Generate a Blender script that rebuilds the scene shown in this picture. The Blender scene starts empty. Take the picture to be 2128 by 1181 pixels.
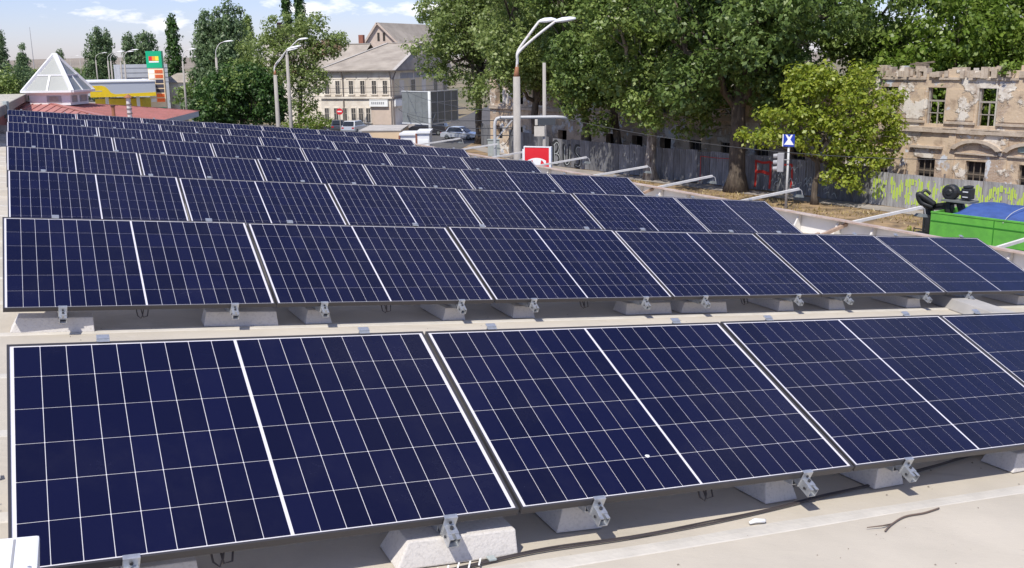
import bpy, bmesh, math, random
import numpy as np
from mathutils import Matrix, Vector

SC = bpy.context.scene
COL = SC.collection
rad = math.radians

# ------------------------------------------------------------------ camera, sky, sun, exposure
cam_d = bpy.data.cameras.new('camera'); cam = bpy.data.objects.new('camera', cam_d); COL.objects.link(cam)
_r = Vector((.99994, -.00254, -.01111)); _d = Vector((-.0114, -.22283, -.97479)); _f = Vector((0, .97485, -.22284))
CAM = Vector((0, 0, 8.8))
cam.matrix_world = Matrix(((_r.x, -_d.x, -_f.x, CAM.x), (_r.y, -_d.y, -_f.y, CAM.y), (_r.z, -_d.z, -_f.z, CAM.z), (0, 0, 0, 1)))
cam_d.sensor_fit = 'HORIZONTAL'; cam_d.sensor_width = 36; cam_d.lens = 34.61
cam_d.clip_start = .1; cam_d.clip_end = 12000
SC.camera = cam

SUN_AZ, SUN_EL = rad(206), rad(56)          # azimuth clockwise from +Y
sun_d = bpy.data.lights.new('sun', 'SUN'); sun_d.energy = 4.3; sun_d.angle = rad(.53); sun_d.color = (1, .955, .88)
sun = bpy.data.objects.new('sun', sun_d); COL.objects.link(sun)
_s = Vector((math.sin(SUN_AZ)*math.cos(SUN_EL), math.cos(SUN_AZ)*math.cos(SUN_EL), math.sin(SUN_EL)))
sun.rotation_euler = _s.to_track_quat('Z', 'Y').to_euler(); sun.location = (0, 0, 60)

world = bpy.data.worlds.new('World'); SC.world = world; world.use_nodes = True
nt = world.node_tree; nt.nodes.clear()
def N(tree, t, **kw):
    n = tree.nodes.new(t)
    for k, v in kw.items(): setattr(n, k, v)
    return n
out = N(nt, 'ShaderNodeOutputWorld'); bg = N(nt, 'ShaderNodeBackground')
sky = N(nt, 'ShaderNodeTexSky', sky_type='NISHITA', sun_disc=False, sun_elevation=SUN_EL, sun_rotation=SUN_AZ, altitude=50, air_density=1.0, dust_density=.35, ozone_density=2.0)
# small fair-weather clouds, the same everywhere round the sky
tc = N(nt, 'ShaderNodeTexCoord'); sx = N(nt, 'ShaderNodeSeparateXYZ'); nt.links.new(tc.outputs['Generated'], sx.inputs[0])
zs_ = N(nt, 'ShaderNodeMath', operation='MULTIPLY'); nt.links.new(sx.outputs['Z'], zs_.inputs[0]); zs_.inputs[1].default_value = 3.0
cx = N(nt, 'ShaderNodeCombineXYZ'); nt.links.new(sx.outputs['X'], cx.inputs[0]); nt.links.new(sx.outputs['Y'], cx.inputs[1]); nt.links.new(zs_.outputs[0], cx.inputs[2])
cn = N(nt, 'ShaderNodeTexNoise'); cn.inputs['Scale'].default_value = 11; cn.inputs['Detail'].default_value = 7; cn.inputs['Roughness'].default_value = .56
nt.links.new(cx.outputs[0], cn.inputs['Vector'])
cr = N(nt, 'ShaderNodeValToRGB'); cr.color_ramp.elements[0].position = .54; cr.color_ramp.elements[1].position = .66
nt.links.new(cn.outputs['Fac'], cr.inputs[0])
cm = N(nt, 'ShaderNodeMix', data_type='RGBA'); nt.links.new(cr.outputs[0], cm.inputs['Factor'])
hs = N(nt, 'ShaderNodeHueSaturation'); hs.inputs['Saturation'].default_value = 1.0
tint = N(nt, 'ShaderNodeMix', data_type='RGBA', blend_type='MULTIPLY'); tint.inputs['Factor'].default_value = 1; nt.links.new(sky.outputs[0], tint.inputs['A']); tint.inputs['B'].default_value = (.79,.795,1.1,1)
nt.links.new(tint.outputs['Result'], hs.inputs['Color'])
nt.links.new(hs.outputs[0], cm.inputs['A']); cm.inputs['B'].default_value = (10, 9.8, 9.9, 1)
nt.links.new(cm.outputs['Result'], bg.inputs['Color']); bg.inputs['Strength'].default_value = .12
nt.links.new(bg.outputs[0], out.inputs['Surface'])

SC.view_settings.view_transform = 'Standard'; SC.view_settings.look = 'None'
SC.view_settings.exposure = 0.24; SC.view_settings.gamma = 1; SC.view_settings.use_curve_mapping = False

# ------------------------------------------------------------------ helpers
class MB:
    """collects shapes, then links them as one mesh object"""
    def __init__(s): s.v = []; s.f = []; s.m = []
    def add(s, vs, fs, M=None, mi=0):
        b = len(s.v)
        for p in vs: s.v.append(tuple(M @ Vector(p)) if M else tuple(p))
        for f in fs: s.f.append(tuple(b+i for i in f)); s.m.append(mi)
        return s
    def box(s, x0, x1, y0, y1, z0, z1, M=None, mi=0):
        return s.add([(x0,y0,z0),(x1,y0,z0),(x1,y1,z0),(x0,y1,z0),(x0,y0,z1),(x1,y0,z1),(x1,y1,z1),(x0,y1,z1)],
                     [(3,2,1,0),(4,5,6,7),(0,1,5,4),(1,2,6,5),(2,3,7,6),(3,0,4,7)], M, mi)
    def frustum(s, b, t, z0, z1, M=None, mi=0):      # b, t = (x0,x1,y0,y1)
        return s.add([(b[0],b[2],z0),(b[1],b[2],z0),(b[1],b[3],z0),(b[0],b[3],z0),(t[0],t[2],z1),(t[1],t[2],z1),(t[1],t[3],z1),(t[0],t[3],z1)],
                     [(3,2,1,0),(4,5,6,7),(0,1,5,4),(1,2,6,5),(2,3,7,6),(3,0,4,7)], M, mi)
    def bar(s, a, b, w, h=None, up=(0,0,1), mi=0):
        a = Vector(a); b = Vector(b); d = (b-a); L = d.length; d.normalize(); h = h or w
        x = d.cross(Vector(up))
        if x.length < 1e-4: x = d.cross(Vector((1,0,0)))
        x.normalize(); y = x.cross(d)
        M = Matrix(((x.x,d.x,y.x,a.x),(x.y,d.y,y.y,a.y),(x.z,d.z,y.z,a.z),(0,0,0,1)))
        return s.box(-w/2,w/2,0,L,-h/2,h/2,M,mi)
    def prism(s, poly, z0, z1, M=None, mi=0):        # poly counter-clockwise in xy
        n = len(poly)
        return s.add([(x,y,z0) for x,y in poly]+[(x,y,z1) for x,y in poly],
                     [tuple(range(n-1,-1,-1)), tuple(range(n,2*n))]+[(i,(i+1)%n,n+(i+1)%n,n+i) for i in range(n)], M, mi)
    def tube(s, pts, r, n=8, caps=True, mi=0):
        pts = [Vector(p) for p in pts]; k = len(pts)
        rs = r if isinstance(r,(list,tuple)) else [r]*k
        b = len(s.v); up = None
        for i,p in enumerate(pts):
            t = (pts[min(i+1,k-1)]-pts[max(i-1,0)])
            t = t.normalized() if t.length > 1e-9 else Vector((0,0,1))
            if up is None:
                up = Vector((0,0,1)) if abs(t.z) < .9 else Vector((1,0,0))
            x = t.cross(up)
            if x.length < 1e-5: x = t.cross(Vector((0,1,0)))
            x.normalize(); y = x.cross(t).normalized(); up = y
            for j in range(n):
                a = 2*math.pi*j/n
                s.v.append(tuple(p+(x*math.cos(a)+y*math.sin(a))*rs[i]))
        for i in range(k-1):
            for j in range(n):
                s.f.append((b+i*n+j, b+i*n+(j+1)%n, b+(i+1)*n+(j+1)%n, b+(i+1)*n+j)); s.m.append(mi)
        if caps:
            s.f.append(tuple(b+j for j in range(n-1,-1,-1))); s.m.append(mi)
            s.f.append(tuple(b+(k-1)*n+j for j in range(n))); s.m.append(mi)
        return s
    def mesh(s, name, mats, smooth=False, bevel=0, fix=True):
        me = bpy.data.meshes.new(name); me.from_pydata(s.v, [], s.f)
        for m in (mats if isinstance(mats,(list,tuple)) else [mats]): me.materials.append(m)
        if any(s.m): me.polygons.foreach_set('material_index', s.m)
        if bevel or fix:
            bm = bmesh.new(); bm.from_mesh(me)
            if fix: bmesh.ops.recalc_face_normals(bm, faces=bm.faces)
            if bevel: bmesh.ops.bevel(bm, geom=bm.edges[:], offset=bevel, segments=2, affect='EDGES', profile=.6, clamp_overlap=True)
            bm.to_mesh(me); bm.free()
        if smooth: me.polygons.foreach_set('use_smooth', [True]*len(me.polygons))
        me.update(); return me
    def build(s, name, mats, parent=None, M=None, smooth=False, bevel=0, fix=True):
        return link(name, s.mesh(name, mats, smooth, bevel, fix), parent, M)

def link(name, data, parent=None, M=None):
    o = bpy.data.objects.new(name, data); COL.objects.link(o)
    if parent is not None: o.parent = parent
    if M is not None:
        if parent is None: o.matrix_world = M
        else: o.matrix_basis = M
    return o
def tag(o, label=None, cat=None, group=None, kind=None):
    if label: o['label'] = label
    if cat: o['category'] = cat
    if group: o['group'] = group
    if kind: o['kind'] = kind
    return o
def thing(name, label, cat, M=None, group=None):
    o = link(name, None, None, M); o.empty_display_size = .2
    return tag(o, label, cat, group)
def structure(o): o['kind'] = 'structure'; return o
T = Matrix.Translation
def RZ(a): return Matrix.Rotation(a, 4, 'Z')
def RX(a): return Matrix.Rotation(a, 4, 'X')
def frame2(origin, ex, z=0):
    """x axis along ex on the ground, y axis 90 degrees to its left, z up"""
    e = Vector((ex[0], ex[1], 0)).normalized()
    return Matrix(((e.x,-e.y,0,origin[0]),(e.y,e.x,0,origin[1]),(0,0,1,z),(0,0,0,1)))

# ------------------------------------------------------------------ materials
def mat(name, col, rough=.6, metal=0, var=0, scale=3, col2=None, bump=0, bscale=30, spec=.5, coat=0, objrand=0, detail=5, stretch=None, contrast=(.35,.65), emit=None):
    m = bpy.data.materials.new(name); m.use_nodes = True; t = m.node_tree
    b = t.nodes['Principled BSDF']; b.inputs['Roughness'].default_value = rough; b.inputs['Metallic'].default_value = metal
    b.inputs['Specular IOR Level'].default_value = spec; b.inputs['Coat Weight'].default_value = coat; b.inputs['Coat Roughness'].default_value = .08
    b.inputs['Base Color'].default_value = (*col, 1)
    if emit: b.inputs['Emission Color'].default_value = (*emit[0],1); b.inputs['Emission Strength'].default_value = emit[1]
    src = None
    tcn = N(t, 'ShaderNodeTexCoord'); vec = tcn.outputs['Object']
    if stretch:
        mp = N(t, 'ShaderNodeMapping'); mp.inputs['Scale'].default_value = stretch; t.links.new(vec, mp.inputs[0]); vec = mp.outputs[0]
    if var or col2:
        c2 = col2 or tuple(max(0, c*(1-var)) for c in col)
        n = N(t, 'ShaderNodeTexNoise'); n.inputs['Scale'].default_value = scale; n.inputs['Detail'].default_value = detail; n.inputs['Roughness'].default_value = .62
        t.links.new(vec, n.inputs['Vector'])
        r = N(t, 'ShaderNodeValToRGB'); r.color_ramp.elements[0].position = contrast[0]; r.color_ramp.elements[1].position = contrast[1]
        r.color_ramp.elements[0].color = (*c2,1); r.color_ramp.elements[1].color = (*col,1)
        t.links.new(n.outputs['Fac'], r.inputs[0]); src = r.outputs[0]
    if objrand:
        oi = N(t, 'ShaderNodeObjectInfo'); mr = N(t, 'ShaderNodeMapRange'); mr.inputs['To Min'].default_value = 1-objrand; mr.inputs['To Max'].default_value = 1+objrand
        t.links.new(oi.outputs['Random'], mr.inputs[0])
        hv = N(t, 'ShaderNodeHueSaturation'); t.links.new(mr.outputs[0], hv.inputs['Value'])
        if src: t.links.new(src, hv.inputs['Color'])
        else: hv.inputs['Color'].default_value = (*col,1)
        src = hv.outputs[0]
    if src: t.links.new(src, b.inputs['Base Color'])
    if bump:
        n2 = N(t, 'ShaderNodeTexNoise'); n2.inputs['Scale'].default_value = bscale; n2.inputs['Detail'].default_value = 6
        t.links.new(vec, n2.inputs['Vector'])
        bp = N(t, 'ShaderNodeBump'); bp.inputs['Strength'].default_value = bump; bp.inputs['Distance'].default_value = .02
        t.links.new(n2.outputs['Fac'], bp.inputs['Height']); t.links.new(bp.outputs[0], b.inputs['Normal'])
    return m
def leafmat(name, c1, c2, c3, trans=.3):
    m = bpy.data.materials.new(name); m.use_nodes = True; t = m.node_tree; t.nodes.clear()
    o = N(t, 'ShaderNodeOutputMaterial'); g = N(t, 'ShaderNodeNewGeometry')
    r = N(t, 'ShaderNodeValToRGB'); e = r.color_ramp.elements; e[0].color = (*c1,1); e[1].color = (*c3,1); x = e.new(.5); x.color = (*c2,1)
    t.links.new(g.outputs['Random Per Island'], r.inputs[0])
    d = N(t, 'ShaderNodeBsdfDiffuse'); tr = N(t, 'ShaderNodeBsdfTranslucent'); gl = N(t, 'ShaderNodeBsdfGlossy'); gl.inputs['Roughness'].default_value = .45
    gl.inputs['Color'].default_value = (.5,.5,.45,1)
    mx = N(t, 'ShaderNodeMixShader'); mx.inputs[0].default_value = trans; m2 = N(t, 'ShaderNodeMixShader'); m2.inputs[0].default_value = .06
    t.links.new(r.outputs[0], d.inputs[0]); t.links.new(r.outputs[0], tr.inputs[0]); t.links.new(d.outputs[0], mx.inputs[1]); t.links.new(tr.outputs[0], mx.inputs[2])
    t.links.new(mx.outputs[0], m2.inputs[1]); t.links.new(gl.outputs[0], m2.inputs[2]); t.links.new(m2.outputs[0], o.inputs[0])
    return m

MT = {}
def cell_material():
    m = bpy.data.materials.new('solar_cell'); m.use_nodes = True; t = m.node_tree; b = t.nodes['Principled BSDF']
    b.inputs['Specular IOR Level'].default_value = .2; b.inputs['Roughness'].default_value = .2
    geo = N(t,'ShaderNodeNewGeometry'); oi = N(t,'ShaderNodeObjectInfo')
    mr = N(t,'ShaderNodeMapRange'); mr.inputs['To Min'].default_value = .8; mr.inputs['To Max'].default_value = 1.2; t.links.new(oi.outputs['Random'], mr.inputs[0])
    hv = N(t,'ShaderNodeHueSaturation'); hv.inputs['Color'].default_value = (.0042,.0052,.027,1); t.links.new(mr.outputs[0], hv.inputs['Value'])
    n = N(t,'ShaderNodeTexNoise'); n.inputs['Scale'].default_value = 2.3; n.inputs['Detail'].default_value = 8; n.inputs['Roughness'].default_value = .7; t.links.new(geo.outputs['Position'], n.inputs['Vector'])
    r = N(t,'ShaderNodeValToRGB'); r.color_ramp.elements[0].position = .50; r.color_ramp.elements[1].position = .85; r.color_ramp.elements[1].color = (.04,.04,.04,1); t.links.new(n.outputs['Fac'], r.inputs[0])
    x = N(t,'ShaderNodeMix', data_type='RGBA'); t.links.new(r.outputs[0], x.inputs['Factor']); t.links.new(hv.outputs[0], x.inputs['A']); x.inputs['B'].default_value = (.20,.19,.19,1)   # thin dust film
    t.links.new(x.outputs['Result'], b.inputs['Base Color'])
    q = N(t,'ShaderNodeMapRange'); q.inputs['To Min'].default_value = .16; q.inputs['To Max'].default_value = .34; t.links.new(n.outputs['Fac'], q.inputs[0]); t.links.new(q.outputs[0], b.inputs['Roughness'])
    return m
def roof_material():
    m = bpy.data.materials.new('roof_membrane'); m.use_nodes = True; t = m.node_tree; b = t.nodes['Principled BSDF']; b.inputs['Roughness'].default_value = .85
    geo = N(t,'ShaderNodeNewGeometry'); prev = None
    def noise(scale, detail, st=None, rough=.6):
        mp = N(t,'ShaderNodeMapping'); t.links.new(geo.outputs['Position'], mp.inputs[0])
        if st: mp.inputs['Rotation'].default_value = (0,0,-.465); mp.inputs['Scale'].default_value = st
        n = N(t,'ShaderNodeTexNoise'); n.inputs['Scale'].default_value = scale; n.inputs['Detail'].default_value = detail; n.inputs['Roughness'].default_value = rough; t.links.new(mp.outputs[0], n.inputs['Vector']); return n.outputs['Fac']
    def ramp(f, lo, hi, c0, c1):
        r = N(t,'ShaderNodeValToRGB'); r.color_ramp.elements[0].position = lo; r.color_ramp.elements[1].position = hi; r.color_ramp.elements[0].color = (*c0,1); r.color_ramp.elements[1].color = (*c1,1); t.links.new(f, r.inputs[0]); return r.outputs[0]
    base = ramp(noise(1.1,9),.35,.65,(.44,.395,.32),(.53,.475,.385))
    for f,lo,hi,c in ((noise(2.0,10,(.35,2.2,1),.7),.56,.74,(.37,.325,.26)),(noise(.7,10,None,.75),.58,.66,(.57,.52,.435)),(noise(26,4,None,.8),.66,.74,(.30,.26,.20))):
        k = ramp(f,lo,hi,(0,0,0),(.75,.75,.75)); x = N(t,'ShaderNodeMix', data_type='RGBA'); t.links.new(k, x.inputs['Factor']); t.links.new(base, x.inputs['A']); x.inputs['B'].default_value = (*c,1); base = x.outputs['Result']
    t.links.new(base, b.inputs['Base Color'])
    bp = N(t,'ShaderNodeBump'); bp.inputs['Strength'].default_value = .35; bp.inputs['Distance'].default_value = .012; t.links.new(noise(5,10,(.6,1.6,1),.75), bp.inputs['Height']); t.links.new(bp.outputs[0], b.inputs['Normal'])
    return m
MT['cell'] = cell_material()
MT['sheet'] = mat('backsheet', (.66,.64,.67), rough=.35, var=.06, scale=6)
MT['frame'] = mat('black_anodised', (.07,.066,.07), rough=.32, metal=.4)
MT['zinc'] = mat('galvanised', (.62,.64,.66), rough=.38, metal=.75, var=.25, scale=40)
MT['bolt'] = mat('dark_bolt', (.06,.06,.065), rough=.5, metal=.5)
MT['membrane'] = roof_material()
MT['tape'] = mat('seam_tape', (.585,.545,.47), rough=.7, var=.16, scale=5, bump=.15, bscale=40)
MT['concrete'] = mat('ballast_concrete', (.60,.565,.52), rough=.9, var=.2, scale=70, detail=3, contrast=(.28,.5), bump=.18, bscale=120)
MT['cable'] = mat('black_cable', (.055,.045,.043), rough=.5)
MT['twig'] = mat('rusty_wire', (.14,.1,.075), rough=.8)
MT['white'] = mat('white_paint', (.78,.78,.77), rough=.45, var=.08, scale=4)
MT['whitebox'] = mat('white_plastic', (.82,.82,.80), rough=.35)
MT['parapet'] = mat('parapet_sheet', (.72,.70,.66), rough=.5, var=.12, scale=2)
MT['rustrail'] = mat('rusty_rail', (.36,.25,.20), rough=.7, col2=(.5,.43,.38), scale=5)
MT['arm'] = mat('lamp_arm_paint', (.70,.67,.62), rough=.5, var=.18, scale=6)
MT['armbrown'] = mat('primer_brown', (.42,.3,.22), rough=.7, var=.25, scale=9)
MT['wall'] = mat('shop_render', (.55,.5,.43), rough=.9, var=.15, scale=1)
MT['redroof'] = mat('red_metal_roof', (.47,.20,.175), rough=.55, col2=(.36,.165,.14), scale=1.6, detail=9, stretch=(1,1,1))
MT['creamroof'] = mat('cream_metal_roof', (.58,.55,.48), rough=.6, var=.15, scale=.9)
MT['redwall'] = mat('red_wall', (.36,.15,.12), rough=.8, var=.2, scale=2)
MT['lglass'] = mat('lantern_glass', (.22,.235,.225), rough=.3, var=.1, scale=2)
MT['darkglass'] = mat('dark_glass', (.02,.024,.028), rough=.1)
MT['greyfascia'] = mat('grey_fascia', (.42,.45,.49), rough=.4)
MT['yellow'] = mat('yellow_fascia', (.80,.56,.015), rough=.45, var=.12, scale=1.5)
MT['greensign'] = mat('green_sign', (.0,.36,.17), rough=.4)
MT['signcream'] = mat('sign_cream', (.78,.62,.40), rough=.5)
MT['led'] = mat('led_orange', (.35,.06,.01), rough=.5, emit=((1,.16,.02),.28))
MT['ledoff'] = mat('led_panel', (.06,.06,.085), rough=.4)
MT['red'] = mat('red_sign', (.66,.02,.03), rough=.4)
MT['orange'] = mat('orange_block', (.8,.32,.03), rough=.4)
MT['yel2'] = mat('yellow_block', (.85,.68,.05), rough=.4)
MT['polec'] = mat('pole_concrete', (.40,.37,.33), rough=.9, var=.25, scale=4, bump=.3, bscale=20, stretch=(1,1,.3))
MT['polew'] = mat('pole_paint', (.62,.6,.57), rough=.6, col2=(.42,.23,.13), scale=5, contrast=(.3,.42))
MT['rust'] = mat('rust', (.34,.15,.075), rough=.85, var=.3, scale=8)
MT['lamphead'] = mat('lamp_head', (.8,.8,.79), rough=.35)
MT['pipe'] = mat('grey_pipe', (.5,.5,.49), rough=.55, var=.15, scale=6)
MT['asphalt'] = mat('asphalt', (.105,.10,.097), rough=.9, var=.3, scale=.35, bump=.3, bscale=8)
MT['soil'] = mat('dry_soil', (.33,.225,.12), rough=1, col2=(.12,.085,.05), scale=.8, detail=9, bump=.6, bscale=3, contrast=(.38,.6))
MT['paving'] = mat('old_paving', (.34,.30,.26), rough=.95, var=.3, scale=.8, bump=.3, bscale=6)
MT['kerb'] = mat('kerb', (.42,.4,.37), rough=.95, var=.2, scale=2)
MT['field'] = mat('far_field', (.26,.2,.13), rough=1, col2=(.13,.13,.07), scale=.01)
MT['hill'] = mat('far_hill', (.27,.225,.175), rough=1, var=.25, scale=.004)
MT['fence'] = mat('fence_steel', (.22,.22,.225), rough=.6, metal=.2, col2=(.11,.11,.11), scale=1.6, objrand=.3, stretch=(3,3,.5), contrast=(.3,.6))
MT['fence2'] = mat('fence_steel_light', (.42,.42,.41), rough=.5, metal=.2, col2=(.27,.26,.25), scale=1.6, objrand=.14, stretch=(3,3,.5))
MT['spray_y'] = mat('spray_yellow', (.42,.56,.07), rough=.7)
MT['spray_k'] = mat('spray_black', (.018,.02,.02), rough=.7)
MT['spray_w'] = mat('spray_white', (.4,.42,.4), rough=.7)
MT['spray_r'] = mat('spray_red', (.5,.03,.02), rough=.7)
MT['bark'] = mat('bark', (.15,.12,.09), rough=1, col2=(.055,.042,.032), scale=3.2, bump=1, bscale=9, stretch=(2,2,.4))
MT['barklight'] = mat('bark_limewashed', (.4,.37,.33), rough=1, col2=(.13,.1,.08), scale=3, bump=.8, bscale=9, stretch=(2,2,.5))
MT['timber'] = mat('weathered_timber', (.2,.16,.12), rough=.9, var=.3, scale=4)
MT['oldglass'] = mat('old_glass', (.10,.095,.09), rough=.25, var=.4, scale=.5)
MT['frame_w'] = mat('old_window_wood', (.40,.36,.31), rough=.9, var=.3, scale=5)
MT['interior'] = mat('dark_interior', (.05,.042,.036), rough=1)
MT['slate'] = mat('asbestos_roof', (.38,.335,.28), rough=.95, col2=(.27,.235,.195), scale=.5, detail=9, bump=.3, bscale=6)
MT['ridge'] = mat('ridge_cap', (.46,.43,.39), rough=.9, var=.2, scale=1)
MT['facade'] = mat('old_facade', (.80,.74,.64), rough=.9, col2=(.62,.55,.46), scale=.6, detail=8)
MT['facade_y'] = mat('ochre_facade', (.74,.62,.38), rough=.9, col2=(.66,.57,.45), scale=.7, detail=8)
MT['pinkwall'] = mat('pink_wall', (.60,.49,.40), rough=.95, var=.15, scale=1)
MT['brickred'] = mat('chimney_brick', (.30,.12,.08), rough=.95, var=.3, scale=3)
MT['soot'] = mat('sooty_chimney', (.07,.045,.04), rough=.95)
MT['shutter'] = mat('shutter_grey', (.36,.36,.37), rough=.8, var=.15, scale=3)
MT['gutter'] = mat('gutter', (.2,.17,.15), rough=.7)
MT['billgrey'] = mat('billboard_sheet', (.20,.215,.21), rough=.7, var=.2, scale=1.3)
MT['billframe'] = mat('billboard_frame', (.55,.56,.55), rough=.6)
MT['tan'] = mat('tan_wall', (.66,.50,.32), rough=.9, var=.08, scale=1)
MT['carsilver'] = mat('car_silver', (.55,.57,.59), rough=.3, metal=.5, coat=.6)
MT['carblack'] = mat('car_black', (.018,.018,.022), rough=.25, coat=.8)
MT['cardark'] = mat('car_dark', (.05,.055,.07), rough=.3, coat=.8)
MT['carwhite'] = mat('car_white', (.75,.75,.75), rough=.3, coat=.6)
MT['tyre'] = mat('tyre', (.018,.018,.018), rough=.9)
MT['lightred'] = mat('tail_lamp', (.4,.01,.01), rough=.3)
MT['greentruck'] = mat('truck_green', (.135,.44,.055), rough=.5, col2=(.10,.33,.05), scale=2.2, detail=9, bump=.2, bscale=3)
MT['tarp'] = mat('blue_tarp', (.045,.095,.30), rough=.6, var=.3, scale=2, bump=1, bscale=4, stretch=(1,2.2,1))
MT['blackmetal'] = mat('crane_black', (.022,.023,.024), rough=.5, var=.3, scale=6)
MT['crane2'] = mat('crane_grey', (.14,.15,.14), rough=.6)
MT['bluesign'] = mat('blue_sign', (.02,.05,.36), rough=.4)
MT['wire'] = mat('wire', (.05,.05,.05), rough=.7)
MT['cabinet'] = mat('grey_cabinet', (.36,.40,.39), rough=.6, var=.15, scale=3)
MT['industrial'] = mat('industrial_sheet', (.52,.54,.56), rough=.7, var=.15, scale=.7)
MT['drygrass'] = mat('dry_grass', (.36,.27,.11), rough=1, objrand=.1)

# leaf colours
MT['leaf_yellow'] = leafmat('leaf_yellowgreen', (0.19, 0.268, 0.027), (0.314, 0.385, 0.04), (0.448, 0.489, 0.072), 0.5)
MT['leaf_mid'] = leafmat('leaf_mid', (0.124, 0.199, 0.045), (0.212, 0.298, 0.071), (0.349, 0.438, 0.121), 0.48)
MT['leaf_dark'] = leafmat('leaf_dark', (0.087, 0.148, 0.034), (0.146, 0.226, 0.054), (0.245, 0.336, 0.089), 0.46)
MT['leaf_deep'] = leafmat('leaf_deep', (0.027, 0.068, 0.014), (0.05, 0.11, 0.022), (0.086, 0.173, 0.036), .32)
MT['leaf_airy'] = leafmat('leaf_airy', (0.163, 0.233, 0.062), (0.241, 0.317, 0.09), (0.338, 0.407, 0.133), 0.5)
MT['leaf_poplar'] = leafmat('leaf_poplar', (0.092, 0.155, 0.068), (0.14, 0.212, 0.092), (0.196, 0.275, 0.125), 0.42)
MT['leaf_bright'] = leafmat('leaf_bright', (0.121, 0.209, 0.022), (0.187, 0.286, 0.039), (0.275, 0.363, 0.066), 0.48)
MT['leaf_brown'] = leafmat('leaf_brown', (.2,.13,.08), (.26,.17,.11), (.3,.22,.14), .3)

# weathered plaster over brick for the ruin: patches of plaster with a shape of their own
def ruin_material():
    m = bpy.data.materials.new('ruin_plaster'); m.use_nodes = True; t = m.node_tree; b = t.nodes['Principled BSDF']; b.inputs['Roughness'].default_value = .95
    tcn = N(t, 'ShaderNodeTexCoord')
    br = N(t, 'ShaderNodeTexBrick'); br.inputs['Scale'].default_value = 1; br.inputs['Brick Width'].default_value = .27; br.inputs['Row Height'].default_value = .085; br.inputs['Mortar Size'].default_value = .012
    br.inputs['Color1'].default_value = (.32,.215,.145,1); br.inputs['Color2'].default_value = (.42,.31,.22,1); br.inputs['Mortar'].default_value = (.46,.4,.33,1)
    mp = N(t, 'ShaderNodeMapping'); mp.inputs['Rotation'].default_value = (math.pi/2,0,0); t.links.new(tcn.outputs['Object'], mp.inputs[0]); t.links.new(mp.outputs[0], br.inputs['Vector'])
    def layer(prev, scale, lo, hi, col, seed):
        n = N(t, 'ShaderNodeTexNoise'); n.inputs['Scale'].default_value = scale; n.inputs['Detail'].default_value = 9; n.inputs['Roughness'].default_value = .6
        mq = N(t, 'ShaderNodeMapping'); mq.inputs['Location'].default_value = (seed,seed*2,seed*.7); t.links.new(tcn.outputs['Object'], mq.inputs[0]); t.links.new(mq.outputs[0], n.inputs['Vector'])
        r = N(t, 'ShaderNodeValToRGB'); r.color_ramp.elements[0].position = lo; r.color_ramp.elements[1].position = hi; t.links.new(n.outputs['Fac'], r.inputs[0])
        x = N(t, 'ShaderNodeMix', data_type='RGBA'); t.links.new(r.outputs[0], x.inputs['Factor']); t.links.new(prev, x.inputs['A']); x.inputs['B'].default_value = (*col,1)
        return x.outputs['Result'], r.outputs[0]
    c, _ = layer(br.outputs['Color'], .42, .45, .49, (.55,.43,.30), 3)
    c, h = layer(c, .5, .53, .56, (.66,.61,.53), 11)
    c, _ = layer(c, .7, .61, .64, (.56,.59,.62), 23)
    c, _ = layer(c, 1.3, .50, .70, (.29,.21,.145), 37)
    t.links.new(c, b.inputs['Base Color'])
    bp = N(t, 'ShaderNodeBump'); bp.inputs['Strength'].default_value = 1; bp.inputs['Distance'].default_value = .06; t.links.new(h, bp.inputs['Height'])
    n = N(t, 'ShaderNodeTexNoise'); n.inputs['Scale'].default_value = 9; n.inputs['Detail'].default_value = 8; t.links.new(tcn.outputs['Object'], n.inputs['Vector'])
    b2 = N(t, 'ShaderNodeBump'); b2.inputs['Strength'].default_value = .6; b2.inputs['Distance'].default_value = .03; t.links.new(n.outputs['Fac'], b2.inputs['Height']); t.links.new(bp.outputs[0], b2.inputs['Normal']); t.links.new(b2.outputs[0], b.inputs['Normal'])
    return m
MT['ruin'] = ruin_material()
MT['stone'] = mat('ruin_stone', (.52,.44,.35), rough=.95, col2=(.36,.29,.22), scale=2.5, detail=8, bump=.6, bscale=12)

# ------------------------------------------------------------------ ground, roads, hills
EX = Vector((.606,-.796,0))            # along the fence and the ruin, towards the right
EN = Vector((.796,.606,0))             # away from the street
VD = Vector((-.4305,.9026,0))          # along the main street, away from the camera

g = MB(); g.add([(-6000,-600,0),(6000,-600,0),(6000,9000,0),(-6000,9000,0)], [(0,1,2,3)])
structure(g.build('ground', MT['field']))
def sheet(name, poly, z, m):
    b = MB(); b.add([(x,y,z) for x,y in poly], [tuple(range(len(poly)))]); return structure(b.build(name, m))
sheet('verge', [(60,5),(40,70),(6,108),(-1,135),(-26,135),(-10,96),(1,68),(12,48),(30,20)], .004, MT['soil'])
sheet('road', [(26,-40),(36,-20),(30,18),(14,42),(3,60),(-5.6,95),(-4.2,106),(-8,125),(-20,133),(-60,160),(-150,352),(-166,346),(-72,140),(-30,60),(-4,34),(10,10)], .008, MT['asphalt'])
sheet('side_road', [(-8,104),(-2,108),(0,150),(6,220),(-2,220),(-8,150),(-10,122)], .012, MT['asphalt'])
sheet('pavement', [(-33,128),(-27,122),(-13,128),(-9,150),(-14,152),(-18,137)], .016, MT['paving'])
sheet('forecourt', [(-100,235),(-62,118),(-36,98),(-44,140),(-84,236)], .020, MT['paving'])
# kerb between the verge and the road
b = MB()
kp = [(30,18),(14,42),(3,60),(-5.6,95)]
for p, q in zip(kp, kp[1:]): b.bar((p[0],p[1],.06), (q[0],q[1],.06), .15, .12)
structure(b.build('kerb', MT['kerb']))
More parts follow.
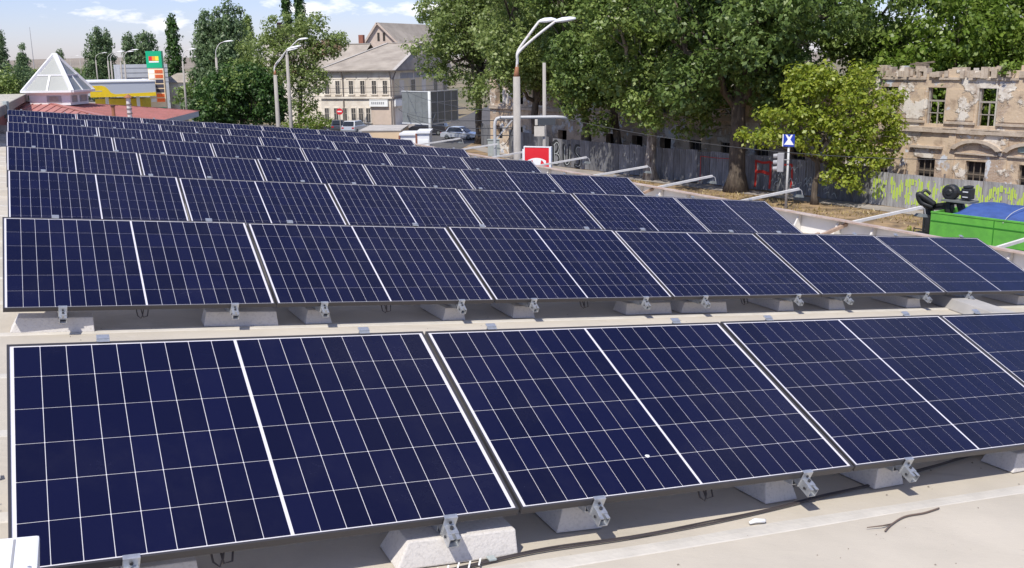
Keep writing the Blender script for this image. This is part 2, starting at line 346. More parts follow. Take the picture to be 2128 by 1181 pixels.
# footway of old paving in front of the fence
fp = [Vector((22.75,57.7,0))+EX*14, Vector((22.75,57.7,0)), Vector((3.6,82.9,0)), Vector((-3.05,103.5,0))]
b = MB(); off = -EN
b.add([tuple(p+Vector((0,0,.03))+off*.3) for p in fp]+[tuple(p+Vector((0,0,.03))+off*2.0) for p in fp], [(i,i+1,4+i+1,4+i) for i in range(3)])
structure(b.build('footway', MT['paving']))
# low hills on the far horizon
rng = random.Random(5)
b = MB(); nx = 60; rows = [(1500,0),(1900,1),(2400,.8),(4000,.7)]
for j,(Y,k) in enumerate(rows):
    for i in range(nx+1):
        X = -4500+9000*i/nx
        h = .62*k*(23+7*math.sin(i*.55)+4*math.sin(i*1.3+1)+rng.uniform(-1,1))
        b.v.append((X,Y,h-.5))
for j in range(len(rows)-1):
    for i in range(nx): b.f.append((j*(nx+1)+i, j*(nx+1)+i+1, (j+1)*(nx+1)+i+1, (j+1)*(nx+1)+i)); b.m.append(0)
structure(b.build('hills', MT['hill'], smooth=True))

# ------------------------------------------------------------------ the shop whose roof carries the array
RM = Matrix(((.88935,-.44807,.09099,-1.4945),(.44518,.89398,.0511,2.6439),(-.10424,-.00494,.99454,7.337),(0,0,0,1)))  # roof frame: u, v, normal
RW_ = -.18                                # roof surface below the panels' lower edge
U0, U1, V0, V1 = -5.0, 12.25, -7.0, 31.0
shop = thing('shop_building', 'low shop building whose cream membrane roof carries the solar array', 'building', RM)
b = MB(); b.box(U0,U1,V0,V1,RW_-.30,RW_-.014); b.build('roof_deck', MT['membrane'], shop)
# walls down to the ground (vertical in the world)
Ri = RM.inverted()
corners = [RM @ Vector((u,v,RW_-.3)) for u,v in ((U0+.2,V0+.2),(U1-.15,V0+.2),(U1-.15,V1-.2),(U0+.2,V1-.2))]
b = MB(); vs = [Ri @ c for c in corners]+[Ri @ Vector((c.x,c.y,-.05)) for c in corners]
b.add(vs, [(0,1,5,4),(1,2,6,5),(2,3,7,6),(3,0,4,7)]); b.build('wall', MT['wall'], shop)
# roll roofing in lanes along the rows, lapped, each lap sealed with a pale tape
rng = random.Random(11)
lane = .97; v = -.13-7*lane; k = 0
while v < V1:
    a0, a1 = max(v,V0), min(v+lane,V1)
    b = MB(); nseg = 14; dz = .0 if k % 2 else .004
    for i in range(nseg+1):
        u = U0+(U1-U0)*i/nseg
        w0 = RW_-.007+dz*.6+rng.uniform(0,.002)
        for q in (a0, a0+.04, (a0+a1)/2+rng.uniform(-.05,.05), a1-.03, a1+.03):
            b.v.append((u, q, w0+(.001 if q < a0+.02 else rng.uniform(0,.002))))
    for i in range(nseg):
        for j in range(4): b.f.append((i*5+j,(i+1)*5+j,(i+1)*5+j+1,i*5+j+1)); b.m.append(0)
    b.build('roofing_sheet', MT['membrane'], shop)
    if a0 > V0+.1:
        b = MB(); seg = 26; w = .045
        pts = [(U0+(U1-U0)*i/seg, a0+.02+rng.uniform(-.006,.006)) for i in range(seg+1)]
        for i,(u,q) in enumerate(pts):
            ww = w+rng.uniform(-.006,.006)
            for o, h in ((-ww,.0),(-ww*.86,.006),(0,.008),(ww*.86,.006),(ww,.0)): b.v.append((u, q+o, RW_-.005+h))
        for i in range(seg):
            for j in range(4): b.f.append((i*5+j,(i+1)*5+j,(i+1)*5+j+1,i*5+j+1)); b.m.append(0)
        b.build('seam_tape', MT['tape'], shop)
    v += lane; k += 1
# sheet parapet on the street side with a rusty cap rail and gusset posts
b = MB(); b.box(U1-.02,U1+.02,V0,V1,RW_-.5,.125); b.build('parapet_sheet', MT['parapet'], shop)
b = MB(); b.box(U1-.16,U1+.05,V0,V1,.127,.15); b.build('cap_rail', MT['rustrail'], shop)
gus = MB(); gus.add([(-.21,-.018,RW_-.01),(-.03,-.018,RW_-.01),(-.03,-.018,.124),(-.07,-.018,.124),(-.21,.018,RW_-.01),(-.03,.018,RW_-.01),(-.03,.018,.124),(-.07,.018,.124)], [(0,1,2,3),(7,6,5,4),(0,4,5,1),(1,5,6,2),(2,6,7,3),(3,7,4,0)])
gm = gus.mesh('gusset_post', MT['arm'])
v = -6.6
while v < V1-.3:
    link('gusset_post', gm, shop, T((U1,v,0))); v += .82+.1*math.sin(v*3)
# white facade board below the cap, street side
b = MB(); b.box(U1+.05,U1+.10,V0,V1,RW_-1.4,.08); b.build('sign_board', MT['white'], shop)

ORD10 = ('first','second','third','fourth','fifth','sixth','seventh','eighth','ninth','last')
# sign lights on arms reaching out over the street
for i, v in enumerate((3.2,6.0,8.75,11.6,14.2,16.9,19.65,22.4,25.2,28.0)):
    t = thing('sign_light', 'white lamp arm over the parapet, %s along it from the front panel row' % ORD10[i], 'sign light', RM @ T((U1-.55,v,RW_)), 'sign lights along the parapet')
    sk = .12*math.sin(i*2.1)
    b = MB(); b.bar((-.1,0,.02),(.62,sk*.3,.30),.055,.05); b.build('arm_foot', MT['armbrown'], t)
    b = MB(); b.bar((.60,sk*.3,.293),(2.12,sk,.60),.045,.045); b.build('arm', MT['arm'], t)
    b = MB(); b.tube([(2.12,sk,.60),(2.20,sk,.57),(2.26,sk+.01,.44)],.008,6); b.build('bracket', MT['arm'], t)
    b = MB(); b.frustum((2.06,2.20,sk-.09,sk+.09),(2.09,2.19,sk-.07,sk+.07),.44,.49,None); b.build('lamp_head', MT['crane2'], t)
    b = MB(); b.bar((-.28,0,.005),(-.02,0,.10),.05,.04); b.build('brace', MT['armbrown'], t)

# ------------------------------------------------------------------ solar panels
PL, PWD, PP = 1.70, 1.134, 1.7128
TILT = rad(22.5)
rowV = [0, 3.7116, 7.4955, 11.264, 15.083, 18.780, 22.484, 26.214]
rowU = [0, -.018, .022, .019, .019, .043, .063, .067]
FL, TH = .009, .03
ORD = ('first','second','third','fourth','fifth','sixth','seventh','last')
fr = MB()
fr.box(0,PL,0,FL,-TH,0); fr.box(0,PL,PWD-FL,PWD,-TH,0); fr.box(0,FL,FL,PWD-FL,-TH,0); fr.box(PL-FL,PL,FL,PWD-FL,-TH,0)
FRM = fr.mesh('panel_frame', MT['frame'], bevel=.0012)
bs = MB(); bs.box(FL,PL-FL,FL,PWD-FL,-.009,-.0045); BSM = bs.mesh('backsheet', MT['sheet'])
mx, my, cg = .0225, .0155, .0105
cwp = (PL-2*mx-cg)/18; chp = (PWD-2*my)/6; gap = .0026
cells = []
for r in range(6):
    for c in range(18):
        x0 = mx+c*cwp+(cg if c >= 9 else 0)
        cells.append((x0+gap/2, my+r*chp+gap/2))
cb = MB(); w_, h_ = cwp-gap, chp-gap; ch = .0018
cb.prism([(ch,0),(w_-ch,0),(w_,ch),(w_,h_-ch),(w_-ch,h_),(ch,h_),(0,h_-ch),(0,ch)], 0, .0012)
CM = cb.mesh('cell', MT['cell'])
gb = MB()
for x, y in cells: gb.box(x,x+w_,y,y+h_,-.0045,-.0033)
GM = gb.mesh('cell_grid', MT['cell'])
for r in range(8):
    for k in range(6):
        M = RM @ T((rowU[r]+k*PP, rowV[r], 0)) @ RX(TILT + .004*math.sin(r*7+k*3.3)) @ RZ(.0008*math.sin(k*5+r))
        lab = 'solar panel, %s from the street parapet, in the %s row from the white cabinet' % (ORD[5-k], ORD[r])
        if r == 0 and k == 1: lab = 'solar panel with one white bird dropping on its dark blue glass'
        if r == 7: lab = 'solar panel, %s from the street parapet, in the back row by the red roof' % ORD[5-k]
        t = thing('solar_panel', lab, 'solar panel', M, 'solar panels in tilted rows on the roof')
        link('frame', FRM, t); link('backsheet', BSM, t)
        if r < 4:
            for x, y in cells: link('cell', CM, t, T((x,y,-.0046)))
        else:
            tag(link('cell_grid', GM, t), kind='stuff')
        if r == 0 and k == 1:
            b = MB(); n = 10
            b.add([(.004+.011*math.cos(6.283*i/n)*(1+.2*math.sin(i*2)), .009*math.sin(6.283*i/n), -.0034) for i in range(n)]+[(0,0,.0005)], [(i,(i+1)%n,n) for i in range(n)], T((.685,.205,0)))
            b.build('bird_dropping', MT['whitebox'], t, smooth=True)

# mounting frames: slotted channel rails, clamps, back leg; all of a kind
def channel(b, a, c, w=.041, up=(0,0,1), th=.003):
    a = Vector(a); c = Vector(c); d = (c-a).normalized(); x = d.cross(Vector(up)).normalized(); y = x.cross(d)
    def plate(o, ww, hh):
        s_ = a+x*o[0]+y*o[1]; e_ = c+x*o[0]+y*o[1]; b.bar(s_, e_, ww, hh, up=y)
    plate((-w/2,0), th, w); plate((w/2,0), th, w); plate((0,-w/2+th/2), w-th*1.1, th); plate((-w/2+.008,w/2-.0015), .012, th); plate((w/2-.008,w/2-.0015), .012, th)
ct, st = math.cos(TILT), math.sin(TILT)
def sl(s, n): return (0, s*ct-n*st, s*st+n*ct)
b = MB(); channel(b, sl(-.075,-.0525), sl(1.16,-.0525), up=(0,-st,ct)); RAILM = b.mesh('sloped_rail', MT['zinc'])
b = MB(); channel(b, (0,.06,-.0585), (0,1.12,-.0585)); BASEM = b.mesh('base_rail', MT['zinc'])
b = MB(); channel(b, (0,1.0,-.04), (0,1.0,.345), up=(0,1,0)); LEGM = b.mesh('back_leg', MT['zinc'])
Mt = RX(TILT)
b = MB(); b.box(-.026,.026,-.008,-.0035,-.075,.004,Mt); b.box(-.026,.026,-.008,.010,.0035,.0065,Mt); b.box(-.022,.022,-.045,-.008,-.033,-.028,Mt); b.box(-.022,.022,-.05,-.045,-.062,-.028,Mt)
CL1 = b.mesh('end_clamp', MT['zinc'], bevel=.0008)
b = MB(); b.box(-.024,.024,PWD+.0035,PWD+.008,-.07,.012,Mt); b.box(-.024,.024,PWD-.010,PWD+.008,.0035,.0065,Mt); b.box(-.024,.024,PWD+.008,PWD+.03,.006,.012,Mt)
CL2 = b.mesh('end_clamp', MT['zinc'], bevel=.0008)
b = MB()
b.tube([Mt @ Vector((0,-.012,-.015)), Mt @ Vector((0,-.007,-.015))], .006, 8); b.tube([Mt @ Vector((0,-.028,-.03)), Mt @ Vector((0,-.028,-.018))], .007, 6)
b.tube([Mt @ Vector((.022,-.04,-.052)), Mt @ Vector((.026,-.04,-.052))], .006, 8); b.tube([Mt @ Vector((-.026,-.04,-.052)), Mt @ Vector((-.022,-.04,-.052))], .006, 8)
BOLT = b.mesh('bolt', MT['bolt'])
# ballast block: trapezoid section, .5 long
b = MB(); b.frustum((-.25,.25,-.10,.10),(-.235,.235,-.076,.076),0,.10)
BLK = [b.mesh('ballast_block', MT['concrete'], bevel=.004)]
b = MB(); b.frustum((-.25,.25,-.10,.10),(-.205,.24,-.08,.074),0,.10); BLK.append(b.mesh('ballast_block', MT['concrete'], bevel=.006))
RU = (.34, 1.42)
orient = {0:'uuvvvuuvvvvu', 1:'uuvvvuuvvvvv'}
shift = {(0,1):.05,(1,0):-.05,(1,1):.08,(1,5):.15,(1,6):.12}
vsh = {(0,1):.10,(1,0):.16,(1,1):.20,(1,5):.24,(1,6):.24}
rng = random.Random(3)
for r in range(8):
    for k in range(12):
        u = rowU[r]+(k//2)*PP+RU[k%2]
        M = RM @ T((u,rowV[r],0)); side = 'parapet' if k % 2 else 'far'
        t = thing('mounting_frame', 'galvanised frame, %s side of the %s panel from the parapet, %s row from the cabinet' % (side, ORD[5-k//2], ORD[r]), 'mounting frame', M, 'mounting frames under the solar panels')
        link('sloped_rail', RAILM, t); link('base_rail', BASEM, t); link('back_leg', LEGM, t); link('end_clamp', CL1, t); link('end_clamp', CL2, t); link('bolt', BOLT, t)
        o = orient.get(r, 'vuvvuvvuvvuv')[k]
        du = shift.get((r,k), rng.uniform(-.03,.03)); vv = vsh.get((r,k), .17 if o == 'u' else .36)
        long = 'lengthwise' if o == 'u' else 'end-on'
        q = link('ballast_block', BLK[(k+r)%2], None, RM @ T((u+du,rowV[r]+vv,RW_)) @ RZ((0 if o == 'u' else math.pi/2)+rng.uniform(-.07,.07)) @ Matrix.Diagonal((rng.uniform(.93,1.04),rng.uniform(.94,1.06),rng.uniform(.94,1.0),1)))
        tag(q, '%s concrete block, %s side of %s panel from the parapet, %s row from cabinet' % (long, side, ORD[5-k//2], ORD[r]), 'concrete block', 'ballast blocks under the panels')
        q = link('ballast_block', BLK[k%2], None, RM @ T((u+rng.uniform(-.04,.04),rowV[r]+1.02,RW_)) @ RZ(rng.uniform(-.06,.06)))
        tag(q, 'concrete block at back leg, %s side, %s panel from parapet, %s row from cabinet' % (side, ORD[5-k//2], ORD[r]), 'concrete block', 'ballast blocks under the panels')

# loose things on the roof
b = MB(); b.frustum((-.19,.19,-.55,.55),(-.15,.15,-.52,.52),0,.11)
tag(b.build('concrete_beam', MT['kerb'], None, RM @ T((8.76,3.55,RW_)) @ RZ(rad(-19)), bevel=.01), 'long beige concrete beam lying on the roof between two panel rows', 'beam')
cab = [(.95,-.16),(1.2,-.09),(1.41,-.045),(1.77,.0),(2.21,.0),(2.72,.03),(3.35,.11),(3.84,.18),(4.3,.27),(5.2,.42),(6.5,.47),(8,.5)]
def smooth_path(p, n=6):
    o = []
    for i in range(len(p)-1):
        p0 = p[max(i-1,0)]; p1 = p[i]; p2 = p[i+1]; p3 = p[min(i+2,len(p)-1)]
        for j in range(n):
            q = j/n
            o.append(tuple(.5*((2*p1[k])+(-p0[k]+p2[k])*q+(2*p0[k]-5*p1[k]+4*p2[k]-p3[k])*q*q+(-p0[k]+3*p1[k]-3*p2[k]+p3[k])*q**3) for k in range(len(p1))))
    o.append(tuple(p[-1])); return o
cabt = thing('power_cable', 'black twin cable with white ties running along the front panel row', 'cable', RM)
b = MB(); b.tube([(u,v-.02,RW_+.006) for u,v in smooth_path(cab)],.0045,8); b.build('cable', MT['cable'], cabt, smooth=True)
b = MB(); b.tube([(u,v-.008-.004*math.sin(u*9),RW_+.007) for u,v in smooth_path(cab)],.004,8); b.build('cable', MT['cable'], cabt, smooth=True)
for i in range(7):
    u = 1.26+.045*i; q = smooth_path(cab); vv = min(q, key=lambda e: abs(e[0]-u))[1]
    b = MB(); b.bar((u-.012,vv-.035,RW_+.012),(u+.014,vv+.008,RW_+.014),.006,.003); b.build('cable_tie', MT['whitebox'], cabt)
b = MB(); b.box(1.57,1.60,-.045,-.012,RW_+.008,RW_+.017); b.build('clip', MT['cabinet'], cabt, bevel=.003)
tw = thing('wire_twig', 'thin forked rusty wire lying on the bare roof membrane', 'wire', RM)
tp = smooth_path([(3.80,-.175),(3.68,-.195),(3.55,-.20),(3.42,-.245),(3.33,-.29)])
b = MB(); b.tube([(u,v,RW_+.006) for u,v in tp],[.004]*len(tp),6); b.build('stem', MT['twig'], tw, smooth=True)
b = MB(); b.tube([(3.42,-.245,RW_+.006),(3.35,-.255,RW_+.012),(3.27,-.245,RW_+.01)],[.004,.003,.002],6); b.build('fork', MT['twig'], tw, smooth=True)
b = MB(); b.tube([(0,0,0),(.03,.004,.004),(.075,-.005,.002),(.09,.004,0)],[.006,.011,.009,.004],7)
tag(b.build('cable_offcut', MT['whitebox'], None, RM @ T((2.79,-.05,RW_+.008)), smooth=True), 'small white plastic offcut lying near the roof seam', 'offcut')
# white folded sheet lying by the array's open end
b = MB(); b.box(-.35,-.02,0,.05,0,.022)
tag(b.build('white_strip', MT['whitebox'], None, RM @ T((-.005,1.24,RW_+.002)) @ RZ(.1), bevel=.006), 'white plastic strip poking out beside the front panel row', 'strip')
b = MB(); b.tube([(-.4,0,0),(-.2,.03,.004),(-.06,.055,.003)],.004,6); b.tube([(-.4,-.06,0),(-.2,-.055,.004),(-.06,-.01,.003)],.0035,6)
tag(b.build('twig', MT['twig'], None, RM @ T((.03,.93,RW_+.004)), smooth=True), 'dry twigs lying on the roof beside the front panel row', 'twig')
# loops of panel lead hanging under the lower edges
hang = MB(); hang.tube([(-.03,.05,-.02),(-.02,.03,-.07),(0,.02,-.085),(.012,.03,-.06),(.02,.06,-.02)],.004,6); hang.tube([(.0,.06,-.02),(.015,.03,-.08),(.04,.02,-.07),(.05,.06,-.02)],.004,6)
HM = hang.mesh('panel_lead', MT['cable'], smooth=True)
for r, u, n_ in ((0,.62,'sixth'),(0,2.62,'fifth'),(1,.80,'sixth'),(1,2.52,'fifth'),(1,4.25,'fourth'),(1,5.95,'third')):
    tag(link('panel_lead', HM, None, RM @ T((u,rowV[r]+.03,-.01))), 'black connector lead looped under the %s panel from the parapet, %s row from the cabinet' % (n_, ORD[r]), 'cable', 'panel leads looped under the panels')
# white cabinet at the corner of the front row
wb = thing('white_cabinet', 'white metal cabinet standing at the corner of the front panel row', 'cabinet', RM @ T((-.30,-.44,RW_)) @ RZ(rad(-3)))
b = MB(); b.box(0,.365,0,.26,0,.38); b.build('housing', MT['whitebox'], wb, bevel=.008)
b = MB(); b.box(.30,.306,.02,.24,.3802,.3815); b.build('seam', MT['shutter'], wb)
b = MB(); b.tube([(.345,.06,.378),(.345,.06,.383)],.005,8); b.build('screw', MT['zinc'], wb)

# ------------------------------------------------------------------ trees
def leaf_mesh(name, clumps, per, size, seed, m, flat=.5, up=0):
    """many small leaf faces gathered in clumps through the crown's volume"""
    g = np.random.default_rng(seed); P = []; Nn = []
    for c in clumps:
        n = max(4, int(per*c[3]**1.5*g.uniform(.75,1.25)))
        d = g.normal(size=(n,3)); d /= np.linalg.norm(d,axis=1)[:,None]
        rr = c[3]*g.uniform(.25,1.0,size=(n,1))**.6
        q = d*rr*np.array([1,1,.8]); P.append(q+np.array(c[:3])); Nn.append(d*1.0+np.array([0,0,.45])+g.normal(size=(n,3))*flat*.8)
    P = np.concatenate(P); Nn = np.concatenate(Nn); Nn /= np.linalg.norm(Nn,axis=1)[:,None]
    k = len(P); R = g.normal(size=(k,3)); A = np.cross(Nn,R); A /= np.linalg.norm(A,axis=1)[:,None]; B = np.cross(Nn,A)
    if up: B = B+np.array([0,0,up]); 
    s = (size*(.45+1.15*g.random(size=(k,1))**1.4))
    A = A*s*.62; B = B*s
    V = np.stack([P-B*.5, P+A*.5+Nn*s*.08, P+B*.5, P-A*.5+Nn*s*.08],1).reshape(-1,3)
    me = bpy.data.meshes.new(name); me.vertices.add(4*k); me.vertices.foreach_set('co', V.ravel().astype(np.float32))
    me.loops.add(4*k); me.loops.foreach_set('vertex_index', np.arange(4*k,dtype=np.int32))
    me.polygons.add(k); me.polygons.foreach_set('loop_start', np.arange(0,4*k,4,dtype=np.int32))
    try: me.polygons.foreach_set('loop_total', np.full(k,4,dtype=np.int32))
    except Exception: pass
    me.materials.append(m); me.update(calc_edges=True); return me
def lobe_clumps(lobes, dens, cr, seed, inner=.18):
    g = random.Random(seed); o = []
    for (cx,cy,cz,rx,ry,rz) in lobes:
        area = (rx*ry+ry*rz+rx*rz)/3*4*math.pi
        n = max(5,int(area*dens))
        for i in range(n):
            z = g.uniform(-1,1); a = g.uniform(0,6.283); q = math.sqrt(1-z*z)
            f = g.uniform(.3,.75) if g.random() < inner else g.uniform(.78,1.06)
            o.append((cx+rx*q*math.cos(a)*f, cy+ry*q*math.sin(a)*f, cz+rz*z*f, cr*g.uniform(.65,1.4)))
    return o
def limb(b, p, q, r0, r1, g, n=5, wob=.12):
    p = Vector(p); q = Vector(q); L = (q-p).length; pts = []
    for i in range(n+1):
        s = i/n; w = wob*L*math.sin(s*math.pi)
        pts.append(p.lerp(q,s)+Vector((g.uniform(-w,w),g.uniform(-w,w),g.uniform(-w,w)*.4)))
    b.tube(pts,[r0+(r1-r0)*i/n for i in range(n+1)],8)
    return pts
def tree(name, label, loc, lobes, leaf, trunk_r, trunk_top, seed, dens=.55, cr=.75, per=46, size=.30, bark='bark', group=None, lean=(0,0), extra=None, cat='tree', dead=0):
    g = random.Random(seed)
    t = thing(name, label, cat, T((loc[0],loc[1],0)), group)
    b = MB(); top = Vector((lean[0],lean[1],trunk_top))
    n = 7; pts = []; rs = []
    for i in range(n+1):
        s = i/n
        pts.append(Vector((lean[0]*s*s+g.uniform(-.08,.08)*(i>0),lean[1]*s*s+g.uniform(-.08,.08)*(i>0),-.1+(trunk_top+.1)*s)))
        rs.append(trunk_r*((1.55-.9*min(1,s*5)) if s < .2 else (1-.42*s))*1.0)
    b.tube(pts, rs, 10)
    for l in lobes:
        c = Vector(l[:3]); s0 = pts[g.randint(4,n)]
        pp = limb(b, s0, c, trunk_r*.5, trunk_r*.16, g)
        for _ in range(4):
            e = c+Vector((g.uniform(-1,1)*l[3],g.uniform(-1,1)*l[4],g.uniform(-.6,1)*l[5]))*.8
            limb(b, pp[g.randint(2,4)], e, trunk_r*.18, trunk_r*.04, g, 4)
    for _ in range(dead):
        l = g.choice(lobes); c = Vector(l[:3]); e = c+Vector((g.uniform(-1,1)*l[3],-g.uniform(.5,1.2)*l[4],g.uniform(-1,.4)*l[5]))*1.05
        pp = limb(b, c, e, .07, .015, g, 5, .2)
        for k in range(3): limb(b, pp[2+k%3], pp[-1]+Vector((g.uniform(-1,1),g.uniform(-1,1),g.uniform(-.7,.7)))*1.0, .03,.008, g, 3, .2)
    b.build('trunk', MT[bark], t, smooth=True)
    cl = lobe_clumps(lobes, dens, cr, seed)
    link('crown', leaf_mesh('crown', cl, per, size, seed, MT[leaf]), t)
    if extra:
        el, em, ed = extra
        link('crown', leaf_mesh('crown', lobe_clumps(el, ed, cr*.8, seed+1), per, size, seed+1, MT[em]), t)
    return t
def lobes_of(seed, n, R, z0, z1, rr, sq=1):
    g = random.Random(seed); o = []
    for i in range(n):
        a = i*2.4+g.uniform(-.4,.4); f = math.sqrt((i+.4)/n); s = (i+.5)/n
        z = z0+(z1-z0)*g.random(); k = 1-.35*abs((z-z0)/(z1-z0)*2-1)
        o.append((R*f*k*math.cos(a), R*f*k*math.sin(a)*sq, z, rr*g.uniform(.75,1.2), rr*g.uniform(.75,1.2), rr*g.uniform(.65,1.0)))
    return o
def ground_pt(px, Y): return ((px-1064)/2046*(.975*Y+1.96), Y)

# street trees before the fence and the ruin
tree('poplar_tree', 'massive old tree with a thick flared trunk, between the fence and the verge', (15.0,65.4), lobes_of(1,16,5.6,7.2,16.5,2.6)+[(-3.6,-1.5,7.2,2.0,1.8,1.5),(3.6,-.5,7.4,2.2,2,1.6),(-1.6,-2.6,9.6,2.2,1.8,1.6),(1.8,-2.8,10.6,2.4,1.8,1.7)], 'leaf_dark', .60, 9.5, 1, dead=3, bark='bark', dens=.8, cr=.75, per=66)
tree('poplar_tree', 'tall leafy tree on a pale trunk, low boughs of leaves before the grey fence', (10.3,72.6), lobes_of(2,13,4.8,7.4,16,2.5)+[(1.4,-2.6,4.9,2.6,1.7,1.5),(3.0,-2.8,5.6,2.0,1.6,1.5),(-.6,-2.4,5.8,2.0,1.5,1.3),(.8,-2.4,7.4,2.4,1.7,1.5)], 'leaf_mid', .42, 9, 2, dead=3, bark='barklight', dens=.85, cr=.7, per=66)
tree('poplar_tree', 'dark tree with a slender bent trunk behind the bare boughs', (8.6,78.8), lobes_of(3,13,4.4,6.8,16,2.6), 'leaf_dark', .36, 9, 3, lean=(-1.2,.5), dens=.8, dead=3, per=62)
tree('poplar_tree', 'tree with a leaning trunk rising beside the black graffiti', (6.5,80.2), lobes_of(4,13,4.5,7.4,17,2.6)+[(-.2,-2,5.0,1.9,1.6,1.9),(-1.6,-2,6.4,1.8,1.6,1.5)], 'leaf_mid', .34, 8, 4, lean=(-2.0,.6), dens=.8, dead=2, per=62)
tree('poplar_tree', 'light green tree rising behind the double-headed lamp post', (2.2,88), lobes_of(5,14,4.8,8.2,17,2.7)+[(-2.5,-2,7.4,2.2,1.8,1.4)], 'leaf_airy', .4, 9, 5, dens=.75, dead=2, per=60)
tree('poplar_tree', 'pale green spreading tree over the side street by the silver car', (-3.3,106), lobes_of(6,15,5.6,8.4,18,2.9)+[(-4.6,-2,9.8,2.6,2.2,1.9),(.4,-3,5.4,2.3,2,1.7),(2.6,-3,6.2,2.2,2,1.7),(-1.2,-2,12.2,2.8,2.2,2)], 'leaf_airy', .42, 9, 6, dens=.68, dead=7, per=60)
tree('poplar_tree', 'tree with grey bare twigs overhanging the old hip roof', (1.2,116), lobes_of(16,11,5.4,8,17,2.9), 'leaf_mid', .36, 8, 16, dens=.65, dead=8, per=56)
tree('maple_tree', 'small yellow-green tree with drooping leaf layers before the fence', (18.4,59.2),
     [(-3.4,-.4,4.2,1.5,1.3,.55),(-1.9,-.4,5.0,1.8,1.5,.9),(0,-.2,6.6,2.2,1.9,1.5),(-1.0,0,7.4,1.6,1.5,.9),(1.9,-.2,5.4,2.2,1.8,1.5),(3.2,-.4,4.4,1.8,1.5,1.3),(2.0,-.9,2.6,1.6,1.3,1.0),(1.2,-1.0,1.5,1.1,.9,.7),(3.6,-.2,3.4,1.4,1.2,.9),(0,-.8,4.2,2.0,1.4,1.0),(1.6,.2,7.6,1.5,1.4,.8),(3.4,0,6.2,1.3,1.2,.8)],
     'leaf_yellow', .20, 4.5, 8, dens=1.5, cr=.46, per=125, size=.23)
# trees standing in the ruin's yard
for i,(x,y,R,z0,z1,lf,lab) in enumerate([
    (20.0,72.0,4.6,9,19,'leaf_dark','dark tall tree in the yard behind the ruin, beside the massive old tree'),
    (26.0,70.5,4.4,7.5,17,'leaf_mid','mid green tree rising over the left of the ruined wall'),
    (29.5,66.8,3.2,6.2,12.2,'leaf_bright','bright green tree filling the ruin behind its left window'),
    (33.5,68.5,3.8,7.0,15,'leaf_bright','bright green tree behind the ruin near its broken timber'),
    (36.5,62.5,3.2,6.6,12.6,'leaf_mid','green tree behind the far right of the ruined wall'),
    (40.0,74.0,5.0,10,20,'leaf_dark','dark tall tree far behind the ruin'),
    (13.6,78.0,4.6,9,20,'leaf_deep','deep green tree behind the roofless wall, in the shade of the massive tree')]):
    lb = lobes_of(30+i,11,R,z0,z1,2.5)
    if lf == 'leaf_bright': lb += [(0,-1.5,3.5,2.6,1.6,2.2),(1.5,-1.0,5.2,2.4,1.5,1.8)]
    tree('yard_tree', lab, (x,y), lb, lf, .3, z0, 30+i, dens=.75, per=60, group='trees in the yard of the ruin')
# trees on the left: dense dark crown, airy tree, light shrub
tree('lime_tree', 'dense dark green rounded tree behind the panels, left of the twin lamp posts', (-26.9,100), [(0.0, 0.0, 5.15, 4.09, 2.92, 2.63), (-1.82, -0.73, 4.86, 2.63, 2.19, 2.19), (2.04, -0.73, 5.44, 2.48, 2.19, 2.34), (0.0, -0.36, 6.9, 3.07, 2.34, 1.68), (-2.63, -0.58, 3.98, 1.9, 1.75, 1.46), (3.07, -0.58, 4.27, 1.61, 1.61, 1.46)], 'leaf_deep', .3, 5, 50, dens=1.3, cr=.62, per=80, size=.27, extra=([(-2.2,-1.6,4.7,1.6,1.1,1.6),(.7,-1.8,6.9,1.9,1.1,.9)],'leaf_mid',.5))
tree('acacia_tree', 'airy pale green tree with brownish dead tips beside the old house', (-27.0,128), [(-4.2,0,10.0,3.0,2.6,2.2),(-1.2,0,12.4,3.0,2.6,2.0),(2.2,0,12.8,2.4,2.2,1.7),(3.8,0,10.6,2.4,2.2,1.6),(.6,-.4,9.8,2.8,2.4,1.8),(-2.2,-.6,7.4,2.6,2.2,1.8),(1.6,-.6,6.4,2.4,2.0,2.0),(0,0,3.8,2.2,1.8,1.7),(-6.0,0,8.4,1.6,1.6,1.2),(5.4,0,11.4,1.3,1.3,.9)], 'leaf_airy', .26, 8, 51, dens=.9, cr=.75, per=60, lean=(.8,0), dead=4, extra=([(.4,-1,8.2,1.6,1,1.0),(4.0,-1,10.4,1.8,1.2,1.0)],'leaf_brown',.5))
tree('privet_shrub', 'light green rounded shrub beside the no-entry sign', (-25.6,127.5), [(0,0,1.1,2.4,1.8,1.0),(-1.6,-.4,1.0,1.7,1.5,.9),(1.9,-.4,.9,1.5,1.4,.85),(.3,-.2,1.9,1.4,1.2,.7)], 'leaf_bright', .09, 1.1, 52, dens=1.5, cr=.45, per=80, size=.22, cat='shrub')
tree('privet_shrub', 'small green weed clump growing on the dry verge', (19.9,48.3), [(0,0,.22,.32,.3,.22)], 'leaf_yellow', .02, .2, 53, dens=12, cr=.16, per=340, size=.10, cat='weed')

